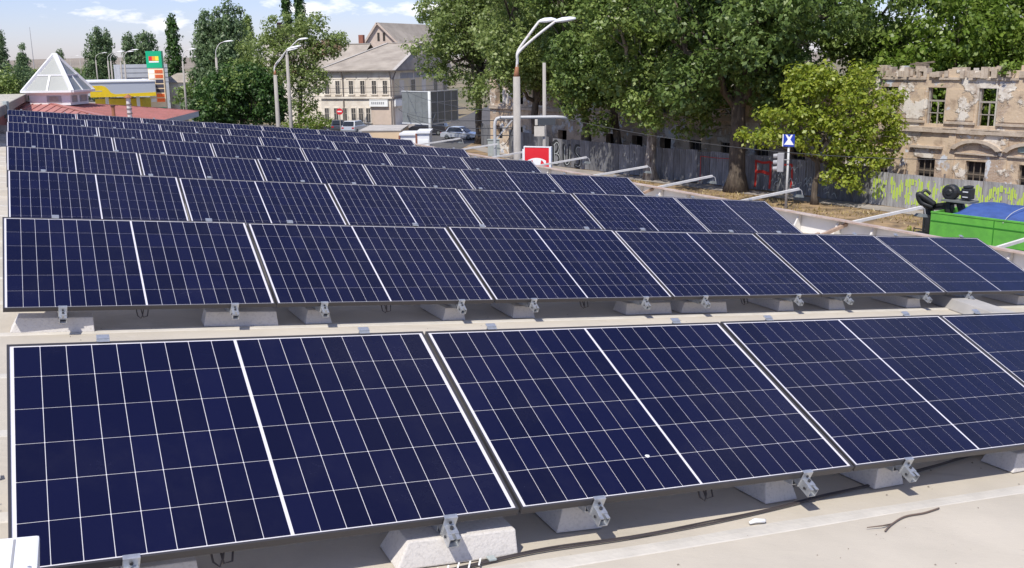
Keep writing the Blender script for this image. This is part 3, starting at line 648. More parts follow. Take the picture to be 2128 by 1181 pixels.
def poplar(label, X, Y, H, R, seed, leaf='leaf_poplar', stems=5, base=2.0):
    g = random.Random(seed); lobes = []
    for s in range(stems):
        a = s*2.4; x = R*.62*math.cos(a)*(s>0); y = R*.62*math.sin(a)*(s>0); h = H*g.uniform(.78,1.0) if s else H
        z = base
        while z < h:
            q = (z-base)/(h-base); r = R*(.72 if s == 0 else .56)*max(.15,(1-q)**.42)*(1 if q > .1 else .8)
            lobes.append((x*(1-.2*q)+g.uniform(-.2,.2),y*(1-.2*q)+g.uniform(-.2,.2),z,r,r,max(.9,r*1.5))); z += max(.9,r*1.15)
    t = thing('lombardy_poplar', label, 'tree', T((X,Y,0)), 'tall poplars behind the filling station')
    b = MB(); b.tube([(0,0,-.1),(.1,0,H*.4),(0,0,H*.9)],[.4,.25,.05],8); b.build('trunk', MT['bark'], t, smooth=True)
    cl = lobe_clumps(lobes,.36,.85,seed)
    link('crown', leaf_mesh('crown', cl, 30, .46, seed, MT[leaf], flat=.4, up=.5), t)
for i,(px,Y,ztop,wpx,lf,st,lab) in enumerate([
    (8,260,66,46,'leaf_poplar',3,'slim far poplar by the cream roof edge, taller of two'), (50,255,92,44,'leaf_poplar',3,'slim far poplar beside the white lantern, shorter of two'),
    (212,240,60,70,'leaf_poplar',6,'broad poplar clump behind the row of curved street lamps'), (272,235,72,46,'leaf_poplar',4,'poplar behind the grey industrial hall, its left neighbour broad'),
    (308,230,66,58,'leaf_poplar',5,'poplar right behind the green price sign'), (366,190,36,48,'leaf_deep',3,'dark narrow poplar with split tips behind the single lamp'),
    (436,175,30,84,'leaf_poplar',6,'wide poplar, left one of the pair behind the dense dark tree'), (482,172,10,92,'leaf_poplar',7,'tallest wide poplar behind the dense dark tree'),
    (522,200,42,36,'leaf_mid',3,'narrow poplar beside the tallest wide one'), (605,215,-10,22,'leaf_deep',3,'dark spire poplar above the airy tree, left of two'), (632,213,-14,32,'leaf_deep',3,'dark spire poplar above the airy tree, right of two'),
    (132,420,103,16,'leaf_poplar',2,'tiny distant poplar beyond the lantern'),(124,420,106,12,'leaf_poplar',2,'tiny distant poplar pair beyond the lantern')]):
    Zc = .975*Y+.223*(-6); sc = 2046/Zc; hor = 121-.0114*(px-1064)
    H = 8.8+(hor-ztop)/sc; X = (px-1064)/sc
    poplar(lab, X, Y, H, wpx/sc/2, 70+i, lf, st)
# low green belt: bushes and round trees along the far street
g = random.Random(9)
for i,(px,Y,H,R) in enumerate([(20,250,9,5),(48,258,7.5,5),(75,262,8,4),(5,235,8,4),(170,300,6,5),(200,330,7,6),(235,250,6,4),(262,230,6.5,4),(300,225,6,5),(330,222,7,4),(345,195,5.5,3.5),(412,170,6.5,4),(432,150,5,3.5),(520,165,8,4.5),(548,150,8.5,4),(505,160,10,4),(82,330,7,6),(95,300,6,4),(110,340,8,6),(128,350,7.5,6),(148,320,7,5),(165,340,8,6),(190,300,8,5),(222,300,8,5),(248,280,8.5,5),(285,250,8.5,5),(322,240,9,4.5),(28,240,9.5,5),(62,245,8.5,4.5)]):
    sc = 2046/(.975*Y); X = (px-1064)/sc
    tree('far_tree', 'rounded green tree in the far belt behind the filling station', (X,Y), [(0,0,H*.55,R*.8,R*.7,H*.42),(R*.4,-.5,H*.4,R*.6,R*.5,H*.36),(-R*.4,-.5,H*.45,R*.6,R*.5,H*.34)], g.choice(['leaf_poplar','leaf_mid','leaf_dark']), .2, H*.5, 200+i, dens=.3, cr=1.0, per=26, size=.55, group='far rounded trees')

# ------------------------------------------------------------------ fence with graffiti
FO = Vector((22.75,57.7,0))
def corrugated(w, h, pitch, depth, th=.0):
    b = MB(); x = 0; prof = []
    while x < w-1e-6:
        prof += [(x,0),(x+pitch*.36,0),(x+pitch*.5,-depth),(x+pitch*.86,-depth)]; x += pitch
    prof.append((w,0))
    n = len(prof)
    for x,y in prof: b.v.append((x,y,0))
    for x,y in prof: b.v.append((x,y,h))
    for i in range(n-1): b.f.append((i,i+1,n+i+1,n+i)); b.m.append(0)
    return b
sheet_grey = corrugated(1.14,2.3,.19,.03).mesh('fence_sheet', MT['fence'], fix=False)
sheet_light = corrugated(1.14,1.98,.19,.03).mesh('fence_sheet', MT['fence2'], fix=False)
postm = MB().box(-.04,.04,.02,.10,-.1,2.2).mesh('fence_post', MT['gutter'])
railm = MB().box(0,1.14,.012,.05,1.5,1.55).mesh('fence_rail', MT['gutter'])
g = random.Random(21)
def fence(t, n, sm, dh):
    for i in range(n):
        link('fence_sheet', sm, t, T((i*1.15,g.uniform(-.012,.012),.02+g.uniform(-dh,dh))) @ Matrix.Rotation(g.uniform(-.008,.008),4,'Y'))
        link('fence_rail', railm, t, T((i*1.15,.012,0)))
        if i % 2 == 0: link('fence_post', postm, t, T((i*1.15,.012,0)))
# light sheets with yellow-green paint: fence frame x runs along the fence to the right, -y faces the street
fy = thing('painted_fence', 'pale corrugated steel fence sprayed with yellow-green letters before the ruin', 'fence', frame2(FO+EX*-1.8, EX))
fence(fy, 13, sheet_light, .02)
strokes = []   # letter strokes on the painted fence (x, z) polylines
x = .35
for i in range(9):
    w = g.uniform(.55,.85); z0, z1 = g.uniform(.35,.6), g.uniform(1.35,1.75)
    kind = i % 5
    if kind == 0: strokes += [[(x,z0),(x,z1)],[(x,z1),(x+w,z1-.1)],[(x,(z0+z1)/2),(x+w*.8,(z0+z1)/2)],[(x,z0),(x+w,z0+.05)]]
    elif kind == 1: strokes += [[(x,z1),(x+w/2,z0)],[(x+w/2,z0),(x+w,z1)]]
    elif kind == 2: strokes += [[(x,z0),(x,z1)],[(x,z1),(x+w,z1)],[(x+w,z1),(x+w,z0)],[(x,z0),(x+w,z0)]]
    elif kind == 3: strokes += [[(x,z0),(x+w*.4,z1)],[(x+w*.4,z1),(x+w,z0)],[(x+w*.1,(z0+z1)/2-.1),(x+w*.8,(z0+z1)/2-.1)]]
    else: strokes += [[(x+w,z1),(x,z1-.2)],[(x,z1-.2),(x+w,(z0+z1)/2)],[(x+w,(z0+z1)/2),(x,z0)]]
    x += w+g.uniform(.22,.4)
def segd(px,pz,a,c):
    vx,vz = c[0]-a[0],c[1]-a[1]; L = vx*vx+vz*vz+1e-9; q = max(0,min(1,((px-a[0])*vx+(pz-a[1])*vz)/L))
    return math.hypot(px-a[0]-q*vx,pz-a[1]-q*vz)
b = MB(); rib = 0
while rib < 13*6:
    for part,(o0,o1,y) in enumerate(((.0,.0684,-.004),(.095,.1634,-.034))):
        x0 = (rib//6)*1.15+(rib%6)*.19+o0; x1 = x0-o0+o1; z = .25; run = None
        while z < 1.9:
            d = min((segd((x0+x1)/2,z,a,c) for a,c in strokes), default=9)
            on = d < .17+.06*math.sin(rib*2.7+z*9) and (part == 1 or math.sin(rib*5.1+z*7) > -.5)
            if on and run is None: run = z
            if (not on or z > 1.86) and run is not None:
                b.add([(x0,y-.012,run),(x1,y-.012,run),(x1,y-.012,z),(x0,y-.012,z)],[(0,1,2,3)]); run = None
            z += .05
    rib += 1
tag(b.build('graffiti', MT['spray_y'], fy, fix=False), kind='stuff')
# long grey fence
fg = thing('steel_fence', 'long dark grey corrugated fence under the trees with black graffiti letters', 'fence', frame2(FO+EX*-1.8-EX*29.9, EX))
fence(fg, 26, sheet_grey, .06)
def ribbon(b, pts, w, y=-.046):
    p = smooth_path(pts,5) if len(pts) > 2 else pts
    for i in range(len(p)-1):
        a = Vector((p[i][0],0,p[i][1])); c = Vector((p[i+1][0],0,p[i+1][1])); d = (c-a); 
        if d.length < 1e-6: continue
        d.normalize(); nrm = Vector((-d.z,0,d.x))*w/2; e = d*w*.15
        b.add([tuple(a-nrm-e+Vector((0,y-.0005*i,0))),tuple(c-nrm+e+Vector((0,y-.0005*i,0))),tuple(c+nrm+e+Vector((0,y-.0005*i,0))),tuple(a+nrm-e+Vector((0,y-.0005*i,0)))],[(0,1,2,3)])
def letter(b, x, s, kind, w, y=-.046):
    if kind == 'B':
        ribbon(b,[(x,.25*s),(x,1.0*s),(x,1.85*s)],w,y); ribbon(b,[(x-.1*s,1.75*s),(x+.35*s,2.0*s),(x+.62*s,1.6*s),(x+.4*s,1.15*s),(x+.05*s,1.05*s)],w,y); ribbon(b,[(x+.05*s,1.05*s),(x+.5*s,1.0*s),(x+.72*s,.6*s),(x+.4*s,.25*s),(x,.25*s)],w,y)
    elif kind == 'U':
        ribbon(b,[(x,1.8*s),(x-.02*s,1.1*s),(x+.05*s,.5*s),(x+.3*s,.25*s),(x+.6*s,.5*s),(x+.68*s,1.1*s),(x+.7*s,1.8*s)],w,y)
    else:
        ribbon(b,[(x+.55*s,1.75*s),(x+.15*s,1.75*s),(x+.05*s,1.35*s),(x+.3*s,1.1*s),(x+.62*s,.85*s),(x+.6*s,.4*s),(x+.3*s,.22*s),(x,.3*s)],w,y)
for x_,k_ in ((.15,'B'),(1.45,'U'),(2.85,'S')):
    b = MB(); letter(b,x_,1.05,k_,.26); b.build('graffiti_letter', MT['spray_k'], fg, fix=False)
for x_,k_ in ((.32,'B'),(1.62,'U'),(3.02,'S')):
    b = MB(); letter(b,x_,1.0,k_,.06,-.075); b.build('graffiti_outline', MT['spray_w'], fg, fix=False)
b = MB()
for x in (16.4,19.6): ribbon(b,[(x,.2),(x+.03,1.2),(x,1.95)],.05)
ribbon(b,[(16.4,1.95),(18,1.93),(19.6,1.98)],.04)
for x in (21.3,22.5): ribbon(b,[(x,.25),(x+.04,1.1),(x,2.0)],.17)
ribbon(b,[(21.3,1.98),(21.9,1.9),(22.5,2.0)],.15); ribbon(b,[(21.3,1.25),(21.9,1.3),(22.4,1.2)],.2); ribbon(b,[(22.5,1.98),(23.4,1.9),(24.2,1.95)],.12); ribbon(b,[(24.2,.3),(24.25,1.2),(24.2,1.95)],.14)
tag(b.build('graffiti', MT['spray_r'], fg, fix=False), kind='stuff')
b = MB()
for i in range(26):
    x = g.uniform(22.6,28.6); z = g.uniform(.3,1.7); ribbon(b,[(x,z),(x+g.uniform(.05,.3),z+g.uniform(.1,.3)),(x+g.uniform(.1,.4),z+g.uniform(-.3,.3))],.05,-.06)
tag(b.build('graffiti', MT['spray_w'], fg, fix=False), kind='stuff')
A_ = Vector((-3.05,103.5,0)); B_ = FO+EX*-1.8-EX*29.9
d_ = (B_-A_); nseg = int(d_.length/1.15)
ff = thing('steel_fence', 'grey corrugated fence along the side street beside the silver car', 'fence', frame2(A_, d_.normalized()))
fence(ff, nseg, sheet_grey, .05)

# ------------------------------------------------------------------ ruin behind the fence
RUI = frame2((25.93,60.12), EX)           # x along the wall to the right, -y faces the street
ruin = thing('ruined_building', 'roofless two-storey ruin with peeling plaster and empty windows behind the fence', 'building', RUI)
g = random.Random(8)
holes = []; A0, A1 = -46, 10.0
ups = [(-.3+3.16*k) for k in range(-14,4)]; los = [(-.66+3.14*k) for k in range(-14,4)]
for c in ups: holes.append((c-.58,c+.58,4.66,6.84))
for c in los: holes.append((c-.6,c+.6,1.3,2.6))
xs = sorted(set([A0,A1]+[h for q in holes for h in q[:2]]+[A0+.55*i for i in range(int((A1-A0)/.55)+1)]))
zs = [0,1.3,2.6,4.3,4.66,6.84,7.4]
b = MB()
for x0,x1 in zip(xs,xs[1:]):
    if x1-x0 < 1e-4: continue
    xm = (x0+x1)/2
    top = 7.78+.16*math.sin(xm*1.7)+.12*math.sin(xm*4.1)+g.uniform(-.12,.12)
    if -1.4 < xm < .6: top -= .35*g.random()
    if xm < -5: top = 6.9+.8*math.sin(xm*.5)+g.uniform(-.3,.3)
    for z0,z1 in list(zip(zs,zs[1:]))+[(7.4,None)]:
        zz = z1 if z1 else max(7.45,top)
        if z1 is None and top < 7.45: continue
        zm = (z0+zz)/2
        if any(h[0] < xm < h[1] and h[2] < zm < h[3] for h in holes): continue
        b.box(x0,x1,0,.55,z0,zz)
b.build('wall', MT['ruin'], ruin)
# string course, cornice remains, pilasters
def ragged(b, x0, x1, y0, y1, z0, z1, step, amp, miss=0):
    x = x0
    while x < x1:
        e = min(x+step*g.uniform(.6,1.4), x1)
        if g.random() >= miss: b.box(x,e-.004,y0-g.uniform(0,amp),y1,z0+g.uniform(-amp,amp)*.3,z1+g.uniform(-amp,amp))
        x = e
b = MB(); ragged(b,A0,A1,-.16,.0,4.18,4.42,.9,.05,.04); ragged(b,A0,A1,-.09,.0,4.42,4.5,1.3,.03,.1); b.build('string_course', MT['stone'], ruin)
b = MB(); ragged(b,-4.5,A1,-.10,.0,7.3,7.45,.5,.03,.25); ragged(b,-4.5,A1,-.03,.5,7.45,7.86,.2,.2,.22); ragged(b,-4.5,A1,.1,.45,7.8,8.1,.5,.1,.5); b.build('cornice', MT['stone'], ruin)
for c in (.95,-2.2,4.1,-5.35,7.25):
    b = MB(); b.box(c-.22,c+.22,-.07,0,0,4.17); b.build('pilaster', MT['ruin'], ruin)
for c in (1.28,-1.88,4.44,-5.04):
    b = MB(); b.box(c-.82,c+.82,-.05,0,4.95,6.75); b.build('wall_panel', MT['ruin'], ruin)
    b = MB(); b.box(c-.95,c+.95,-.11,0,4.72,4.86); b.build('sill_band', MT['stone'], ruin)
# segmental pediments over the lower windows
for i,c in enumerate(los):
    if c < -20: continue
    if i % 2 == 1 or c > 5:
        b = MB(); n = 9
        for j in range(n):
            a0 = math.pi*(.14+.72*j/n); a1 = math.pi*(.14+.72*(j+1)/n)
            p = [(c-1.72*math.cos(a)*q, 3.0+(.98*math.sin(a)-.1)*q) for a in (a0,a1) for q in (1.0,.8)]
            b.add([(p[0][0],-.28,p[0][1]),(p[2][0],-.28,p[2][1]),(p[3][0],-.28,p[3][1]),(p[1][0],-.28,p[1][1]),(p[0][0],0,p[0][1]),(p[2][0],0,p[2][1]),(p[3][0],0,p[3][1]),(p[1][0],0,p[1][1])],
                  [(0,1,2,3),(7,6,5,4),(0,4,5,1),(1,5,6,2),(2,6,7,3),(3,7,4,0)])
        b.build('arched_pediment', MT['stone'], ruin)
        b = MB(); b.box(c-1.3,c+1.3,-.12,0,2.98,3.08); b.build('lintel_band', MT['stone'], ruin)
    else:
        b = MB(); b.box(c-1.05,c+1.05,-.2,0,3.2,3.34); b.build('lintel_cornice', MT['stone'], ruin)
    w = MB()
    for xx in (c-.57,c-.2,c+.2,c+.53): w.box(xx,xx+.05,.2,.26,1.3,2.6)
    for zz in (1.3,1.78,2.54): w.box(c-.6,c+.6,.19,.25,zz,zz+.06)
    fr_ = w.build('window_frame', MT['timber'], ruin)
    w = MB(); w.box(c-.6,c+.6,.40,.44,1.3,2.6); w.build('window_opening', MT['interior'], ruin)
for c in ups:
    if c < -24: continue
    w = MB()
    for xx in (c-.56,c+.48): w.box(xx,xx+.08,.12,.24,4.66,6.84)
    w.box(c-.58,c+.58,.13,.23,6.0,6.10); w.box(c+.02,c+.09,.15,.21,4.66,6.0); w.box(c-.58,c+.4,.15,.2,5.3,5.35)
    w.build('window_frame', MT['frame_w'], ruin)
# inner wall with pale plaster, a fallen beam, rubble on top
b = MB(); b.box(1.2,9.0,4.2,4.45,0,7.0); b.build('inner_wall', mat('inner_plaster',(.66,.63,.57),rough=.95,var=.25,scale=.9), ruin)
b = MB(); b.box(-46,-6,1.6,1.8,0,6.2); b.build('inner_wall', MT['interior'], ruin)
b = MB(); b.box(A1-.5,A1,.55,6,0,6.6); b.build('side_wall', MT['ruin'], ruin)
b = MB(); b.bar((-2.3,.2,8.2),(-.9,.5,8.35),.16,.1); b.bar((-2.0,.35,8.3),(-1.1,.1,8.12),.2,.08); b.box(-1.9,-1.2,.1,.5,7.9,8.24); b.build('broken_timber', MT['timber'], ruin)
for (x0,x1,z0,z1,m) in ((4.9,5.5,3.3,3.8,mat('teal_plaster',(.33,.42,.38),rough=.9,var=.15,scale=3)),):
    b = MB(); b.box(x0,x1,-.075,-.001,z0,z1); b.build('painted_panel', m, ruin)
gp = lambda a,y: (RUI @ Vector((a,y,0)))
for i,(a,z,lb,lab) in enumerate(((-4.6,7.6,[(0,0,0,1.3,.7,.8),(1.2,.1,.35,1.0,.6,.5),(-1.2,.1,-.5,1.0,.7,.9)],'leafy creeper growing over the broken wall top by the yellow-green tree'),(4.2,8.0,[(0,.2,0,.9,.5,.35),(.9,.3,.1,.7,.4,.3)],'low weeds sprouting on the ruined wall top above the right window'),(.25,6.75,[(0,.1,0,.3,.2,.22)],'tuft of weeds at the corner of the left empty window'))):
    q = gp(a,.25); t = thing('wall_plant', lab, 'plant', T((q.x,q.y,z)))
    b = MB(); b.tube([(0,0,-.5),(0,0,.1)],[.04,.02],6); b.build('stem', MT['bark'], t)
    link('foliage', leaf_mesh('foliage', lobe_clumps(lb,3.0,.3,300+i), 190, .2, 300+i, MT['leaf_bright']), t)
# dark-green sheet stack behind the ruin's top: a fragment of roof far behind
b = MB(); b.add([(-6,0,0),(6,0,0),(6,5,2.2),(-6,5,2.2),(-6,10,0),(6,10,0)],[(0,1,2,3),(3,2,5,4)],None); b.box(-5.8,5.8,.2,9.8,-9.6,0)
tag(b.build('far_house', [MT['slate']], None, frame2((43,78),EX,9.8)), 'grey-roofed house half hidden by trees behind the ruin', 'house')

# ------------------------------------------------------------------ truck with tarp and loading crane
TRK = frame2((16.8,39.0), EX)             # x along the body to the right, y away from the street
trk = thing('dump_truck', 'bright green truck body under a blue tarpaulin parked by the verge', 'truck', TRK)
b = MB(); b.box(0,7,0,.06,1.15,2.66); b.box(0,7,2.34,2.4,1.15,2.66); b.box(0,.06,.06,2.34,1.15,2.66); b.box(6.94,7,.06,2.34,1.15,2.66); b.box(0,7,.06,2.34,1.15,1.22)
body = b.build('cargo_body', MT['greentruck'], trk, bevel=.01)
b = MB()
for z in (1.62,2.28,2.31): b.box(.02,6.98,-.012,.0,z,z+.02)
b.box(2.55,2.585,-.014,.0,1.17,2.64); b.box(5.1,5.135,-.014,.0,1.17,2.64)
b.build('side_seam', mat('seam_green',(.03,.2,.015),rough=.6), body)
b = MB(); b.box(0,7.02,-.02,.08,2.62,2.68); b.build('top_rail', MT['greentruck'], body)
# tarp mound
b = MB(); nx_, ny_ = 24, 10
for i in range(nx_+1):
    for j in range(ny_+1):
        x = .75+6.4*i/nx_; y = .09+2.22*j/ny_
        e = min(1,max(0,(x-.75)/.55)); s_ = min(1,3.2*min(j/ny_,1-j/ny_))**.7
        z = 2.64+.43*e*s_+.03*math.sin(x*5+y*3)*s_+.018*math.sin(x*13+y*7)*s_+.012*math.sin(x*23)*s_
        if j == 0 or j == ny_: z = 2.645+.02*math.sin(x*9)
        b.v.append((x,y,z))
for i in range(nx_):
    for j in range(ny_): q = i*(ny_+1)+j; b.f.append((q,q+ny_+1,q+ny_+2,q+1)); b.m.append(0)
b.build('tarpaulin', MT['tarp'], trk, smooth=True)
b = MB(); b.tube(smooth_path([(2.9,-.02,2.55),(3.1,.3,2.95),(3.6,.8,3.22),(4.6,1.5,3.28)]),.012,6); b.build('tie_rope', MT['pipe'], trk)
b = MB(); b.box(-1.0,7,.75,.95,.75,1.14); b.box(-1.0,7,1.45,1.65,.75,1.14); b.build('chassis', MT['blackmetal'], trk)
def wheel(parent, x, y, r, w, name='wheel'):
    b = MB(); n = 16
    b.tube([(x,y-w/2,r),(x,y-w/2+.03,r),(x,y+w/2-.03,r),(x,y+w/2,r)],[r*.86,r,r,r*.86],n); o = b.build(name, MT['tyre'], parent)
    b = MB(); b.tube([(x,y-w/2-.012,r),(x,y+w/2+.012,r)],r*.55,12); b.build('rim', MT['crane2'], o); return o
for x in (1.2,4.6,5.8):
    wheel(trk,x,.3,.5,.32); wheel(trk,x,2.1,.5,.32)
# folded loading crane between cab and body
cr_ = thing('loading_crane', 'folded black loading crane with round grapple standing at the green truck end', 'crane', TRK @ T((-.75,1.2,0)))
b = MB(); b.box(-.25,.25,-.9,.9,1.15,1.5); b.tube([(0,0,1.45),(0,0,2.7)],[.2,.16],10); b.build('column', MT['blackmetal'], cr_)
b = MB(); b.bar((0,0,2.65),(1.05,-.1,2.78),.2,.24); b.bar((.35,-.1,2.78),(1.75,-.3,3.1),.16,.14); b.build('boom', MT['blackmetal'], cr_, bevel=.02)
b = MB(); b.tube([(.98,-.40,3.38),(.98,-.36,3.38),(.98,-.1,3.38),(.98,-.06,3.38)],[.24,.31,.31,.24],18); b.tube([(.98,-.405,3.38),(.98,-.44,3.38)],[.15,.1],10); b.build('grapple_disc', MT['blackmetal'], cr_, smooth=False)
b = MB(); b.box(1.48,1.86,-.4,.0,3.16,3.6); b.box(1.54,1.8,-.42,.0,3.6,3.7); b.box(1.40,1.55,-.38,-.1,3.3,3.5); b.build('valve_housing', MT['blackmetal'], cr_, bevel=.05)
b = MB(); b.box(1.56,1.78,-.415,-.402,3.44,3.49); b.box(1.56,1.78,-.415,-.402,3.24,3.28); b.build('label_plate', MT['billframe'], cr_)
b = MB(); b.box(.75,1.95,-.55,.2,3.02,3.10); b.build('platform', MT['crane2'], cr_, bevel=.01)
for x0,x1 in ((.95,.98),(1.35,1.62)):
    b = MB(); b.bar((x0,-.2,3.04),(x1,-.2,2.4),.32,.2); b.build('claw', MT['blackmetal'], cr_, bevel=.05)
b = MB(); b.tube(smooth_path([(.3,-.2,2.8),(0,-.4,3.05),(-.25,-.5,3.2),(-.15,-.4,2.85),(.25,-.2,2.7)]),.12,8); b.tube(smooth_path([(-.25,-.5,3.1),(-.1,-.3,3.35),(.1,-.2,3.2)]),.06,8); b.build('hose_bundle', MT['blackmetal'], cr_, smooth=True)
b = MB(); b.tube([(.30,-.9,1.0),(.30,-.9,2.75)],.045,8); b.build('stabiliser_post', MT['blackmetal'], cr_)
b = MB(); b.box(.05,.42,-1.05,-.75,1.35,1.75); b.tube([(-.1,-.9,1.85),(.4,-.9,1.85)],.025,6); b.tube([(-.1,-.9,1.3),(-.1,-.9,1.9)],.025,6); b.build('control_levers', MT['blackmetal'], cr_, bevel=.02)
# truck cab at the other end (out of the frame)
b = MB(); b.frustum((7.3,9.4,.05,2.35),(7.35,9.2,.12,2.28),.7,2.6); b.build('cab', MT['greentruck'], trk, bevel=.05)
b = MB(); b.box(9.28,9.4,.3,2.1,1.7,2.3); b.box(7.8,8.8,.03,.07,1.7,2.3); b.build('cab_window', MT['darkglass'], trk)
wheel(trk,8.3,.3,.5,.3); wheel(trk,8.3,2.1,.5,.3)

# ------------------------------------------------------------------ street furniture
def street_lamp(label, X, Y, top, arms, r0, r1, arm_start, rusty=True):
    t = thing('street_lamp', label, 'street lamp', T((X,Y,0)), 'street lamps along the main street')
    b = MB(); b.tube([(0,0,-.2),(0,0,top*.5),(0,0,top)],[r0,(r0+r1)/2,r1],12); b.build('pole', MT['polec'], t, smooth=True)
    if rusty: b = MB(); b.tube([(0,0,top-.02),(0,0,top+.14),(.02,0,top+.3)],[r1*.95,r1*.7,.06],10); b.build('socket', MT['rust'], t, smooth=True)
    for (pts, hd, hl) in arms:
        b = MB(); b.tube(smooth_path([(0,0,top)]+pts),.042 if r1 > .07 else .05,8); b.build('arm', MT['polew'], t, smooth=True)
        e = Vector(pts[-1]); d = Vector(hd).normalized()
        h = MB(); q = []
        h.tube([e-d*.03,e+d*.05,e+d*hl*.35,e+d*hl*.75,e+d*hl],[.035,.09,.135,.12,.05],12)
        for i,v_ in enumerate(h.v):                                     # flatten the lantern body
            p = Vector(v_)-e; k = p.dot(d); z = p.z-d.z*k
            h.v[i] = tuple(e+p-Vector((0,0,z*.25 if z > 0 else z*.6)))
        o = h.build('lamp_head', MT['lamphead'], t, smooth=True)
    return t
street_lamp('concrete lamp post with two white heads on rusty arms, by the pipe arch', .22,32,8.25, [([(.03,0,8.75),(.06,0,9.05),(.42,0,9.55),(.72,.05,9.93)],(.95,0,.10),.55), ([(.03,0,8.7),(.08,-.03,9.0),(.65,-.08,9.5),(1.22,-.1,9.92)],(.95,0,.13),.66)], .155,.11, 0)
street_lamp('leaning concrete lamp post with twin white heads beside the dense dark tree', -16.3,70,7.9, [([(0,0,8.5),(.5,0,9.1),(.95,0,9.62)],(.95,0,.22),1.0), ([(0,0,8.4),(.45,.2,9.0),(.8,.3,9.5)],(.9,.3,.22),.8)], .20,.12, 0)
street_lamp('slim concrete lamp post with one head close behind the twin-headed leaning post', -16.5,75,9.3, [([(.1,0,9.6),(.6,0,10.1),(.9,0,10.35)],(.95,0,.12),.75)], .17,.11, 0, False)
for px_,Y_,top_,ln,lab in ((455,107,9.3,.95,'lamp post standing between the wide poplars and the dense dark tree'),(385,144,9.0,1.0,'lamp post by the dark narrow poplar'),(236,178,9.2,1.5,'curved lamp post rising over the station canopy roof'),(230,186,9.3,1.9,'curved lamp post close to the one over the canopy roof'),(264,158,9.2,1.3,'curved lamp post before the grey industrial hall'),(256,164,9.0,1.2,'second curved lamp post before the grey industrial hall'),(205,235,9.6,1.6,'curved lamp post before the broad poplar clump'),(184,270,9.6,1.6,'curved lamp post at the left of the broad poplar clump'),(172,330,9.8,2,'small far curved lamp post near the hills'),(152,420,10.5,2.4,'smallest farthest curved lamp post by the hills')):
    sc = 2046/(.975*Y_); street_lamp(lab,(px_-1064)/sc,Y_,top_,[([(.05,0,top_+.7),(ln*.45,0,top_+1.35),(ln,0,top_+1.6)],(.98,0,.08),.8+Y_*.002)],.18,.12,0,False)
def pole(name,label,cat,X,Y,H,r0,r1,m,group=None):
    b = MB(); b.tube([(0,0,-.2),(0,0,H)],[r0,r1],10); return tag(b.build(name, MT[m], None, T((X,Y,0)), smooth=True), label, cat, group)
pole('utility_pole','thin grey utility pole behind the double-headed lamp post','pole',1.72,50,8.6,.12,.085,'polec')
# gas pipe arch
t = thing('gas_pipe', 'grey gas pipe rising into an arch beside the double-headed lamp post', 'pipe', T((-.56,36,0)))
b = MB(); b.tube([(0,0,-.1),(0,0,6.45),(.02,0,6.6),(.08,0,6.7),(.2,0,6.74),(2.2,0,6.74),(2.45,.05,6.72),(2.6,.2,6.66)],.06,10); b.build('pipe', MT['pipe'], t, smooth=True)
b = MB(); b.bar((.03,0,5.95),(.64,-.02,6.66),.05); b.build('brace', MT['pipe'], t)
b = MB(); b.box(1.55,2.2,-.12,-.04,6.46,6.70); b.build('street_plate', mat('plate_dark',(.055,.06,.065),rough=.5), t)
# notice board on the utility pole
b = MB(); b.box(-.30,.22,-.18,-.13,5.0,5.5); b.box(-.26,.2,-.18,-.13,5.55,5.85)
tag(b.build('notice_board', mat('board_cream',(.6,.55,.47),rough=.8,var=.15,scale=4), None, T((1.5,50,0))), 'pale weathered notice board fixed to the thin utility pole', 'sign')
t = thing('electric_cabinet', 'grey-green electric cabinet standing on the ground by the pipe arch', 'cabinet', T((-1.55,92,0)))
b = MB(); b.box(-.55,.55,-.3,.3,.02,1.5); b.build('housing', MT['cabinet'], t, bevel=.02)
b = MB(); b.box(-.6,.6,-.35,.35,1.5,1.56); b.build('lid', MT['cabinet'], t)
b = MB(); b.box(-.012,.012,-.31,-.3,.1,1.45); b.build('door_gap', MT['gutter'], t)
# red sign with a white emblem
t = thing('red_sign', 'red square sign with white T-shaped emblem on a post at the parapet', 'sign', frame2((.40,27.7),(.93,-.37),-.27))
b = MB(); b.box(0,.72,0,.09,6.02,6.66); b.build('sign_face', MT['red'], t)
b = MB(); b.box(-.03,0,-.01,.1,5.98,6.69); b.box(.72,.78,-.01,.1,5.98,6.69); b.box(0,.72,-.01,.1,6.66,6.685); b.box(0,.72,-.01,.1,5.985,6.02); b.build('sign_frame', MT['white'], t)
b = MB(); n = 10
for i in range(n):
    a0 = -1+2*i/n; a1 = -1+2*(i+1)/n
    f = lambda a: (.36+.27*a, 6.36-.07*a*a)
    p, q = f(a0), f(a1); th = .035; d0 = .09*(abs(a0) > .75); d1 = .09*(abs(a1) > .75)
    b.add([(p[0],-.004,p[1]-th-d0*.6),(q[0],-.004,q[1]-th-d1*.6),(q[0],-.004,q[1]+.01),(p[0],-.004,p[1]+.01)],[(0,1,2,3)])
b.add([(.23,-.006,6.325),(.49,-.006,6.325),(.44,-.006,6.04),(.34,-.006,6.02),(.28,-.006,6.04)],[(0,4,3,2,1)]); b.build('emblem', MT['whitebox'], t, fix=False)
b = MB(); b.tube([(-.06,.05,0),(-.06,.05,6.6)],.035,8); b.build('post', MT['white'], t)
